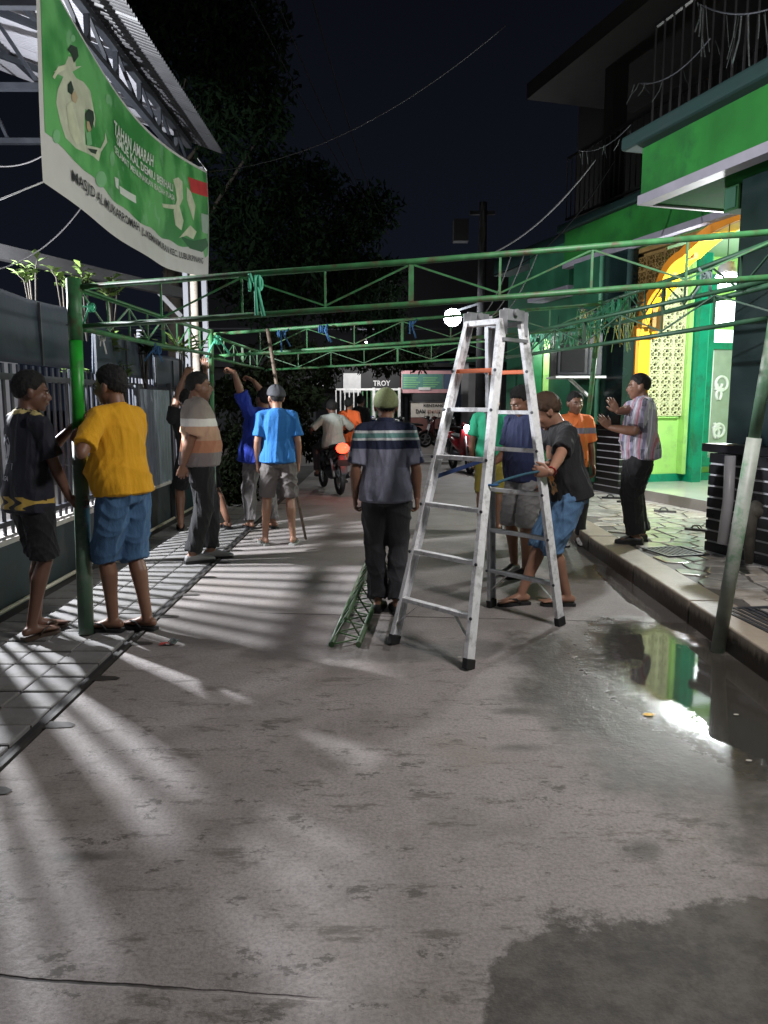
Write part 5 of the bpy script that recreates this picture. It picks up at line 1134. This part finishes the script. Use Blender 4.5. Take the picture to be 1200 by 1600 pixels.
    return dict(root=root, W=W, tp=lambda x, y, h: W @ tp(x, y, h), hp=lambda x, y, z: W @ hp(x, y, z), sho=[W @ v for v in sho], elb=[W @ v for v in elb], wr=[W @ v for v in tgt], hip=[W @ v for v in hip], kn=[W @ v for v in knees])
# ================================================================ CLOTHES PRINTS
def zbands(name, bands, base, rough=.85, noise=True, xlim=None):
    m_, t_ = newmat(name, rough); c = base; zz = t_.math('ADD', t_.z, t_.math('MULTIPLY', t_.math('SUBTRACT', t_.noise(6, 3), .5), .015))
    for z0, z1, col in bands: c = t_.mix(t_.band(zz, z0, z1, .002), c, col)
    c = t_.mix(t_.math('MULTIPLY', t_.noise(7, 5), .25), c, (.02, .02, .03)); t_.k(t_.b.inputs['Base Color'], c)
    t_.bump(t_.math('ADD', t_.noise(260, 2), t_.math('MULTIPLY', t_.noise(17, 6, stretch=(1, 1, .45)), 9)), .5, .004); return m_, t_
NAVY = (.014, .020, .055); W_ = (.62, .66, .66)
polo9, _ = zbands('navy_grey_striped_polo', [(.5, 1.185, (.21, .22, .29)), (1.185, 1.245, NAVY), (1.245, 1.262, W_), (1.262, 1.295, (.12, .27, .25)), (1.295, 1.312, W_)], NAVY)
# sleeve hems carry a grey band: they lie lower and further out than the trunk
t_ = NT(polo9); ax = t_.math('ABSOLUTE', t_.x); m_sl = t_.step(ax, .232, .242); prev = t_.b.inputs['Base Color'].links[0].from_socket
c = t_.mix(t_.band(t_.z, 1.262, 1.295, .002), NAVY, (.12, .27, .25)); c = t_.mix(t_.band(t_.z, 1.295, 1.312, .002), c, W_); c = t_.mix(t_.band(t_.z, 1.245, 1.262, .002), c, W_); c = t_.mix(t_.band(t_.z, 1.13, 1.17, .002), c, (.155, .165, .225)); t_.k(t_.b.inputs['Base Color'], t_.mix(m_sl, prev, c))
polo3, _ = zbands('brown_striped_polo', [(.5, 1.05, (.24, .205, .20)), (1.05, 1.16, (.52, .23, .13)), (1.16, 1.29, (.58, .36, .24)), (1.29, 1.36, (.85, .82, .78))], (.36, .31, .27))
# jersey with gold collar print and gold hem pattern
jer, t_ = newmat('black_jersey_gold_print', .75); ns = t_.noise(26, 3); go = (.50, .34, .07)
msk = t_.math('MULTIPLY', t_.band(t_.z, .845, .925, .003), t_.step(t_.math('SINE', t_.math('ADD', t_.math('MULTIPLY', t_.x, 60.0), t_.math('MULTIPLY', t_.math('SINE', t_.math('MULTIPLY', t_.z, 90.0)), 1.5))), -.2, .1))
c = t_.mix(msk, (.010, .012, .022), go); top = t_.math('MULTIPLY', t_.step(t_.math('ADD', t_.z, t_.math('MULTIPLY', ns, .05)), 1.455, 1.465), t_.step(ns, .42, .47)); c = t_.mix(top, c, (.60, .50, .20)); t_.k(t_.b.inputs['Base Color'], c); t_.bump(t_.noise(17, 6, stretch=(1, 1, .45)), .6, .03)
# batik shirt: vertical stripes in grey, maroon and indigo with dark dashes
bat, t_ = newmat('striped_batik_shirt', .8); th = t_.math('ADD', t_.math('MULTIPLY', t_.y, 1.0), t_.math('MULTIPLY', t_.x, .35)); hx = t_.noise(3, 3)
th = t_.math('ADD', th, t_.math('MULTIPLY', t_.math('SUBTRACT', hx, .5), .02)); c = (.30, .29, .34)
s1 = t_.math('FRACT', t_.math('MULTIPLY', th, 9.0)); c = t_.mix(t_.band(s1, .10, .34, .02), c, (.16, .14, .24)); c = t_.mix(t_.band(s1, .48, .60, .02), c, (.34, .05, .09)); c = t_.mix(t_.band(s1, .64, .72, .02), c, (.40, .16, .20)); c = t_.mix(t_.band(s1, .86, .92, .02), c, (.60, .60, .66))
dsh = t_.math('MULTIPLY', t_.band(s1, .10, .42, .01), t_.step(t_.math('SINE', t_.math('ADD', t_.math('MULTIPLY', t_.z, 26.0), t_.math('MULTIPLY', t_.math('FLOOR', t_.math('MULTIPLY', th, 9.0)), 2.3))), .35, .4)); c = t_.mix(dsh, c, (.018, .02, .05)); c = t_.mix(t_.math('MULTIPLY', t_.noise(40, 3), .35), c, (.5, .48, .55)); t_.k(t_.b.inputs['Base Color'], c); t_.bump(t_.noise(17, 6, stretch=(1, 1, .45)), .6, .03)
denim = cloth('blue_denim', (.055, .13, .25), .25); denim2 = cloth('light_blue_denim', (.085, .18, .32), .35); jeansd = cloth('dark_trousers', (.022, .022, .026)); black = cloth('black_cotton', (.010, .010, .012)); charc = cloth('charcoal_trousers', (.040, .040, .046), .2)
yel = cloth('mustard_yellow_cotton', (.72, .36, .008), .05); blu = cloth('azure_cotton', (.020, .16, .46), .08); blud = cloth('royal_blue_cotton', (.008, .030, .30), .15); grs = cloth('grey_brown_shorts', (.13, .115, .11), .15); grl = cloth('light_grey_shorts', (.24, .235, .235), .1); nav = cloth('navy_cotton', (.016, .024, .075), .1)
grn = cloth('sea_green_cotton', (.02, .32, .17), .08); olv = cloth('olive_yellow_shorts', (.33, .27, .05), .1); pale = cloth('pale_grey_green_cotton', (.38, .42, .38), .1); ora = cloth('bright_orange_cotton', (.80, .14, .03), .06); tg = cloth('taupe_trousers', (.17, .155, .155), .2); wh_ = cloth('off_white_cotton', (.5, .48, .46))
polo13, t_ = newmat('orange_polo', .8); c = t_.mix(t_.band(t_.z, 1.185, 1.245, .004), (.80, .20, .05), (.20, .19, .24)); t_.k(t_.b.inputs['Base Color'], c); t_.bump(t_.noise(17, 6, stretch=(1, 1, .45)), .6, .03)
skullcap = mat('olive_knit_cap', (.17, .20, .09), .9, .15, 60, .8, 150, bdist=.004)
# ================================================================ PEOPLE
def base_at(px, py, z=0.0): p = G(px, py, z); p.z = z; return p
# 1 black jersey, left edge
pst = lambda z: G(135, 990).lerp(A_, z/2.25)
f1 = base_at(58, 992)
d1 = person('man in a black jersey with gold collar and hem print gripping the thick green post', f1, 38, 1.70, lean=3, twist=0, build=.97, head=(22, 4), tone=3, feet=((-.07, .04), (.06, -.06)),
    hands=(pst(1.36)+Vector((-.05, .02, 0)), pst(.86)+Vector((-.06, -.03, 0))), elbow=((-.6, -.2, -1), (.3, -.6, -1)), curl=(.9, .9), hdir=((.6, .1, .5), (.7, .3, -.2)), palm=((.7, -.3, 0), (.5, -.6, 0)), shirt=jer, sleeve=.80, hem=-.14, ease=.022, legs=black, leglen='short', legw=1.05, vox=.0078, seed=11, foldamp=.009, shoem=mat('brown_sandal', (.05, .03, .02), .5))
def print_on(d, s, lx, lz, w_, h_, m_, ysgn=-1, xs=None, name='lettering', bold=.02, depth=.152):
    # lettering laid on the shirt by casting onto the finished shirt mesh
    root = d['root']; sh_ = [c_ for c_ in root.children if c_.name.startswith('shirt')][0]; vs, fs = text_mb(s, 1.0, 0, bold) if isinstance(s, str) else s
    x0 = min(v.x for v in vs); x1 = max(v.x for v in vs); y0 = min(v.y for v in vs); y1 = max(v.y for v in vs); out = []
    for v in vs:
        u = (v.x-x0)/(x1-x0)-.5; t2 = (v.y-y0)/(y1-y0)-.5; x = lx+u*w_*(1 if ysgn < 0 else -1); z = lz+t2*h_
        hit, loc, nor, _ = sh_.ray_cast(Vector((x, .8*ysgn, z)), Vector((0, -ysgn, 0)))
        out.append(d['W'] @ (loc+nor*.0025) if hit else d['W'] @ Vector((x, depth*ysgn, z)))
    b = MB(); b.add(out, fs); return b.build(name, m_, root)
bpy.context.view_layer.update()
JW = mat('jersey_print_white', (.45, .46, .5), .6)
print_on(d1, '2', -.03, 1.20, .13, .22, JW, name='number'); print_on(d1, 'VIORGA', -.06, 1.035, .15, .03, JW)
# 2 yellow shirt
f2 = base_at(206, 985)
person('heavyset man in a mustard yellow T-shirt and denim shorts holding the green post', f2, -66, 1.74, lean=5, build=1.04, belly=.05, head=(-8, 3), tone=2, feet=((-.07, .09), (.06, -.08)),
    hands=(pst(1.26)+Vector((.05, -.10, 0)), pst(1.05)+Vector((.06, .07, 0))), elbow=((-.9, -.3, -.9), (.4, -.4, -1)), curl=(.9, .9), hdir=((-.7, .3, .5), (-.8, .2, .2)), palm=((-.1, 1, 0), (-.3, 1, 0)), shirt=yel, sleeve=.80, hem=-.06, ease=.020, legs=denim, leglen='knee', legw=1.10, vox=.0078, seed=21, foldamp=.010, footyaw=(-15, -5))
# 3 striped polo walking right
f3 = base_at(316, 876)
person('stout man in a brown, white and orange striped polo walking past in black trousers', f3, 66, 1.79, lean=0, build=1.30, belly=.03, head=(10, 0), tone=2, hair=HAIRG, feet=((-.07, .10), (.07, -.10)), hands=(None, f3+Vector((-.12, -.22, .85))), curl=(.6, .7),
    shirt=polo3, sleeve=.85, hem=-.08, ease=.018, collar=polo3, legs=black, leglen='long', legw=.95, shoes='shoe', shoem=mat('grey_shoe', (.2, .2, .2), .6), vox=.009, seed=31, hairtype='crop')
# 4 man in black reaching up behind him
f4 = base_at(322, 826)
person('barelegged man in black reaching both arms up to the truss behind the striped polo', f4, -25, 1.72, build=1.12, lean=2, side=-9, head=(0, -25), tone=2, feet=((-.30, .0), (.24, -.12)), hands=(P(296, 560, 9.1), P(322, 560, 9.0)), elbow=((-1, 0, -.3), (.6, -.3, .3)), curl=(.8, .15), hdir=((.5, 0, .7), (-.1, 0, 1)), palm=((0, 1, 0), (0, -1, .1)),
    shirt=black, sleeve=.5, hem=-.12, legs=black, leglen='short', vox=.009, seed=41, hips=(-.10, 0, -.05))
# 5 royal blue shirt, arms up
f5 = base_at(412, 826)
person('man in a loose royal blue shirt and taupe trousers tying the truss above his head', f5, -42, 1.68, lean=-2, head=(-5, -12), tone=2, feet=((-.13, .08), (.10, -.06)), hands=(P(357, 556, 8.85), P(366, 552, 8.95)), elbow=((-1, .2, -.2), (.6, .1, .4)), curl=(.95, .95), hdir=((-.7, .1, .3), (-.6, .1, .3)), palm=((0, -.5, -1), (0, -.5, -1)),
    build=1.22, shirt=blud, sleeve=.98, hem=-.14, ease=.055, legs=tg, leglen='long', legw=1.05, vox=.009, seed=51, foldamp=.014, hairtype='short', side=3)
# 6 azure shirt and cap
f6 = base_at(437, 851)
person('man in an azure T-shirt, dark cap and grey-brown shorts standing with back turned', f6, -8, 1.68, head=(-24, 2), tone=1, feet=((-.15, 0), (.14, -.02)), hands=(None, None), build=1.0, curl=(.7, .6), shirt=blu, sleeve=.78, hem=-.06, ease=.026, legs=grs, leglen='short', legw=1.10, cap='ball', capm=mat('charcoal_cap', (.05, .052, .06), .8, .3, 20), vox=.009, seed=61, foldamp=.012, footyaw=(-18, 12), shoem=mat('grey_flipflop', (.32, .33, .31), .6))
# 9 man in striped polo and skull cap, centre
f9 = base_at(603, 955)
person('man in a navy and grey striped polo with an olive knitted skullcap in the street', f9, 2, 1.60, lean=0, head=(-2, 2), build=1.07, tone=2, hair=HAIRG, hairtype='crop', feet=((-.06, 0), (.08, -.05)), curl=(.8, .8), shirt=polo9, sleeve=.88, hem=-.09, ease=.024, collar=cloth('navy_collar', NAVY), legs=charc, leglen='long', legw=1.10, cap='skull', capm=skullcap, shoes='shoe', shoem=RUBBER, vox=.0072, seed=91, foldamp=.010)
# 10 green shirt
f10 = base_at(764, 830)
person('man in a sea green T-shirt and olive shorts seen through the ladder', f10, 12, 1.64, head=(30, 0), tone=2, shirt=grn, sleeve=.8, hem=-.08, legs=olv, leglen='knee', vox=.0105, seed=101, face=False, build=1.05)
# 11 navy shirt, looking down
f11 = base_at(819, 898)
person('man in a navy T-shirt and light grey shorts looking down beside the ladder', f11, -128, 1.66, lean=2, build=1.10, belly=.03, head=(12, 26), tone=2, feet=((-.08, .07), (.12, .0)), hands=(None, f11+Vector((-.30, -.03, .98))), elbow=(None, (.3, -1, -.2)), curl=(.6, .6), shirt=nav, sleeve=.82, hem=-.10, ease=.02, legs=grl, leglen='knee', legw=1.08, vox=.008, seed=111, shoes='shoe', shoem=mat('brown_clog', (.05, .04, .045), .5), footyaw=(18, -10))
# 12 black T-shirt man holding the ladder
f12 = base_at(874, 948)
rl = lay(FD, TD, 1.00)
d12 = person('man with brown hair in a printed black T-shirt bending to grip the ladder rail', f12, -98, 1.66, lean=15, build=1.06, head=(8, 30), tone=1, hair=HAIRB, hairtype='long', feet=((.02, -.06), (.10, .26)), hips=(0, -.06, -.05), hands=(rl+Vector((.03, -.05, .05)), rl+Vector((.05, -.02, -.03))), elbow=((-.5, -.6, -.9), (.7, -.5, -.8)), curl=(1.0, 1.0), hdir=((-1, .1, .05), (-1, .1, .0)), palm=((0, 1, .1), (0, .4, .8)),
    shirt=black, sleeve=.85, hem=-.07, ease=.018, legs=denim2, leglen='knee', legw=1.02, vox=.0078, seed=121, foldamp=.012, footlift=(0, 0))
bpy.context.view_layer.update()
def blob_poly(n, seed, jit=.25):
    r_ = random.Random(seed); vs = [Vector((math.cos(2*PI*k/n)*(1+r_.uniform(-jit, jit)), math.sin(2*PI*k/n)*(1+r_.uniform(-jit, jit)), 0)) for k in range(n)]+[Vector((0, 0, 0))]
    return vs, [(k, (k+1) % n, n) for k in range(n)]
for s_, lx, lz, w_, h_, m_ in ((1, -.02, 1.02, .13, .16, mat('print_orange', (.65, .26, .06), .7, .5, 30)), (2, .02, 1.14, .10, .12, mat('print_green', (.06, .28, .10), .7, .4, 30)), (3, .0, .90, .18, .12, mat('print_peach', (.62, .34, .14), .7, .6, 40)), (4, -.03, .92, .05, .03, DRK), (5, .04, .88, .05, .025, DRK), (6, .02, .94, .03, .03, DRK)):
    print_on(d12, blob_poly(14, s_), lx, lz, w_, h_, m_, ysgn=1, name='printed_motif', depth=.2)
for i, m_ in ((0, mat('bead_red', (.3, .02, .02), .3)), (1, STEEL)):
    q = MB(); e_, w_ = d12['elb'][i], d12['wr'][i]; ax = (w_-e_).normalized(); q.torus(e_.lerp(w_, .90), .031, .006, n=20, k=6, M=ax.to_track_quat('X', 'Z').to_matrix().to_4x4()); q.build('bracelet', m_, d12['root'])
# 13 orange polo
f13 = Vector((2.00, 8.15, 0))
person('smiling man in an orange polo with a grey chest band behind the ladder group', f13, 176, 1.62, head=(-4, 2), tone=2, build=1.02, shirt=polo13, sleeve=.85, hem=-.10, collar=polo13, legs=jeansd, leglen='long', shoes='shoe', shoem=WHITEP, vox=.0095, seed=131)
# 14 batik man on the terrace
f14 = base_at(996, 848, ZT)
person('man in a striped batik shirt and black trousers pointing with both hands on the terrace', f14, -74, 1.62, lean=3, build=1.24, belly=.03, head=(-8, 2), tone=2, hairtype='crop', feet=((-.09, .02), (.10, -.03)), hands=(P(951, 668, 7.2), P(946, 648, 7.0)), elbow=((-.5, .1, -1), (.5, .1, -1)), curl=(.15, .12), hdir=((-.8, 0, .8), (-.55, 0, .9)), palm=((.4, .5, -.2), (-.3, .9, .3)),
    shirt=bat, sleeve=.86, hem=-.10, ease=.024, collar=bat, legs=black, leglen='long', legw=1.28, shoes='shoe', shoem=mat('black_strap_shoe', (.02, .02, .022), .4, .5, 40), vox=.0078, seed=141, foldamp=.011)
# 8 orange suit, far
f8 = Vector((P(545, 650, 14.5).x, 14.5, 0))
person('person in an orange shirt and trousers standing beyond the red tail light', f8, 8, 1.60, head=(10, 0), tone=2, shirt=ora, sleeve=.9, hem=-.12, legs=ora, leglen='long', vox=.013, seed=81, face=False, shoes='sandal')
f8b = Vector((P(563, 650, 16.5).x, 16.5, 0))
person('dark clothed person just right of the orange shirt', f8b, 20, 1.66, head=(0, 0), tone=3, shirt=black, sleeve=.9, legs=black, leglen='long', vox=.015, seed=82, face=False)
# wooden pole held by the azure man and thin rod
q = MB(); q.tube([G(478, 843), P(445, 680, 8.45), P(418, 514, 8.6)], [.014, .018, .02], 8); tag(q.build('wooden_pole', mat('weathered_wood', (.16, .12, .09), .8, .3, 20)), 'long wooden pole propped against the second beam in front of the azure shirt', 'pole')
# ================================================================ SCOOTERS
def scooter(lab, loc, heading, col, tail=0, head_l=0, group='parked motorcycles far down the street', steer=0, detail=True):
    o = thing('motorcycle', lab, 'motorcycle', loc, rz=-R(heading), group=group); W = world_of(o)
    PM = mat('scooter_paint', col, .25, .05, coat=.5); SEAT = mat('scooter_seat', (.012, .012, .012), .6)
    def mb(): return MB()
    def L(*a): return W @ Vector(a)
    for y, nm in ((.62, 'front_wheel'), (-.62, 'rear_wheel')):
        q = mb(); q.torus(L(0, y, .28), .235, .045, n=28, k=8, M=W.to_3x3().to_4x4()); t1 = q.build(nm, RUBBER, o)
        q = mb(); q.torus(L(0, y, .28), .185, .014, n=24, k=6, M=W.to_3x3().to_4x4())
        for k in range(5): a = 2*PI*k/5; q.bar(L(0, y, .28), L(0, y+.18*math.sin(a), .28+.18*math.cos(a)), .022)
        q.build('rim', STEEL, t1)
    def lf(name, rings, m_, n=14, cap=.4):
        q = mb(); q.smooth = True; W3 = W.to_3x3(); loft(q, [(L(0, y, z), W3 @ Vector((ra, 0, 0)), W3 @ Vector((0, 0, rb))) for y, z, ra, rb in rings], n, cap); return q.build(name, m_, o)
    lf('seat', [(-.60, .80, .07, .03), (-.45, .79, .11, .045), (-.1, .77, .12, .05), (.12, .74, .08, .035)], SEAT)
    lf('body_panel', [(-.80, .76, .05, .04), (-.62, .70, .10, .08), (-.3, .62, .13, .13), (.0, .55, .11, .13), (.15, .48, .09, .08)], PM)
    lf('underbody', [(-.45, .36, .09, .10), (-.1, .32, .11, .11), (.25, .34, .08, .06)], DARKSTEEL)
    q = mb(); W3 = W.to_3x3(); q.smooth = True; loft(q, [(L(0, .30, .34), W3 @ Vector((.11, 0, 0)), W3 @ Vector((0, .05, 0))), (L(0, .36, .55), W3 @ Vector((.19, 0, 0)), W3 @ Vector((0, .06, 0))), (L(0, .38, .80), W3 @ Vector((.17, 0, 0)), W3 @ Vector((0, .07, 0))), (L(0, .33, .95), W3 @ Vector((.12, 0, 0)), W3 @ Vector((0, .06, 0)))], 16); q.build('leg_shield', PM, o)
    lf('front_fender', [(.38, .50, .04, .03), (.58, .59, .06, .035), (.80, .53, .05, .03), (.90, .42, .03, .02)], PM); lf('rear_fender', [(-.95, .38, .05, .02), (-.88, .52, .07, .03), (-.78, .64, .07, .03)], DARKSTEEL)
    lf('handlebar_cowl', [(.20, 1.0, .07, .04), (.30, 1.01, .11, .06), (.40, .98, .07, .05)], PM)
    q = mb(); q.tube([L(-.34, .18, 1.0), L(-.15, .27, .99), L(.15, .27, .99), L(.34, .18, 1.0)], .014, 8); hb_ = q.build('handlebar', BLACKP, o)
    for s_ in (-1, 1):
        q = mb(); q.tube([L(s_*.20, .25, 1.0), L(s_*.28, .24, 1.16)], .007, 6); q.ell(L(s_*.30, .23, 1.19), (.06, .012, .04), W3.to_4x4(), 12, 8); q.build('mirror', BLACKP, o)
        q = mb(); q.tube([L(s_*.055, .46, .80), L(s_*.06, .62, .28)], .02, 8); q.build('fork_leg', STEEL, o)
        q = mb(); q.tube([L(s_*.09, -.35, .65), L(s_*.09, -.60, .30)], .022, 8); q.build('shock_absorber', STEEL, o)
    q = mb(); q.tube([L(.12, .0, .25), L(.13, -.35, .27), L(.14, -.85, .36)], [.02, .045, .05], 10); q.build('exhaust', DARKSTEEL, o)
    q = mb(); q.ell(L(0, -.83, .78), (.11, .06, .085), W3.to_4x4(), 14, 10); q.build('tail_light', mat('tail_lamp_red', (.5, .01, .01), .3, .05, emit=(1, .035, .015, tail)) if tail else mat('tail_lens', (.25, .01, .01), .3), o)
    q = mb(); q.ell(L(0, .42, .98), (.08, .04, .05), W3.to_4x4(), 14, 10); q.build('headlight', mat('headlamp', (.8, .8, .8), .1, .02, emit=(1, 1, 1, head_l)) if head_l else mat('headlamp_glass', (.4, .4, .4), .1), o)
    q = mb(); q.box((-.10, -.905, .50), (.10, -.90, .60), W); q.build('number_plate', BLACKP, o); return L
c7 = Vector((P(517, 700, 13.2).x, 13.2, 0))
L7 = scooter('dark scooter with a glowing red tail light ridden away up the street', c7, -17, (.02, .02, .025), tail=9, group='ridden motorcycles')
point('tail_glow', L7(0, -1.0, .70), 3.5, .04, (1, .08, .04))
q = MB(); q.ell(L7(.0, -.868, .75), (.052, .02, .045)); tag(q.build('tail_bulb', mat('tail_core', (1, .6, .3), .4, .02, emit=(1, .5, .25, 30))), 'bright orange-white core of the scooter tail light', 'light') if 0 else None
person('rider in a pale grey-green shirt on the scooter with the red tail light', c7, -17, 1.66, hips=(0, -.20, -.10), lean=10, head=(0, 5), tone=3, feet=((-.22, .12), (.22, .12)), footlift=(.25, .25), knee=((-.3, 1, .6), (.3, 1, .6)), hands=(L7(-.33, .12, 1.02), L7(.33, .12, 1.02)), shirt=pale, sleeve=.9, hem=-.08, ease=.03, legs=jeansd, leglen='long', vox=.012, seed=71, face=False, hairtype='long')
c10 = Vector((P(721, 700, 17).x, 17.0, 0))
Lh = scooter('red motorcycle with a glaring headlight facing the camera left of the green shirt', c10, 168, (.20, .015, .02), head_l=120, group='ridden motorcycles')
point('head_glow', Lh(0, .55, .99), 6, .05)
for px, Y, hd_, cc, l_ in ((655, 27.0, 78, (.015, .015, .02), 'black motorcycle parked side-on right of the cap man'), (640, 30.5, 65, (.16, .03, .02), 'dark red motorcycle parked behind the black one'), (575, 27.0, 150, (.02, .03, .10), 'blue motorcycle parked facing out beyond the orange shirt'), (700, 31.5, 30, (.05, .05, .055), 'grey motorcycle in front of the food cart posts'), (560, 30.0, 200, (.02, .02, .02), 'black motorcycle by the green barred railing'), (690, 26.5, 250, (.05, .012, .012), 'maroon motorcycle just left of the ladder rail'), (612, 26.0, 110, (.012, .014, .02), 'dark motorcycle mostly hidden behind the cap man')):
    scooter(l_, Vector(((px-600)*Y/1200, Y, 0)), hd_, cc)
# low kerb strip and bar across the far road
q = MB(); q.box((-.9, 19.0, -.003), (2.3, 19.25, .07)); struct(q.build('far_kerb', mat('pale_kerb', (.4, .38, .36), .7)))
q = MB(); q.box((.4, 22, -.003), (3.4, 22.12, .05)); struct(q.build('lane_strip', mat('lane_paint', (.5, .48, .46), .7)))
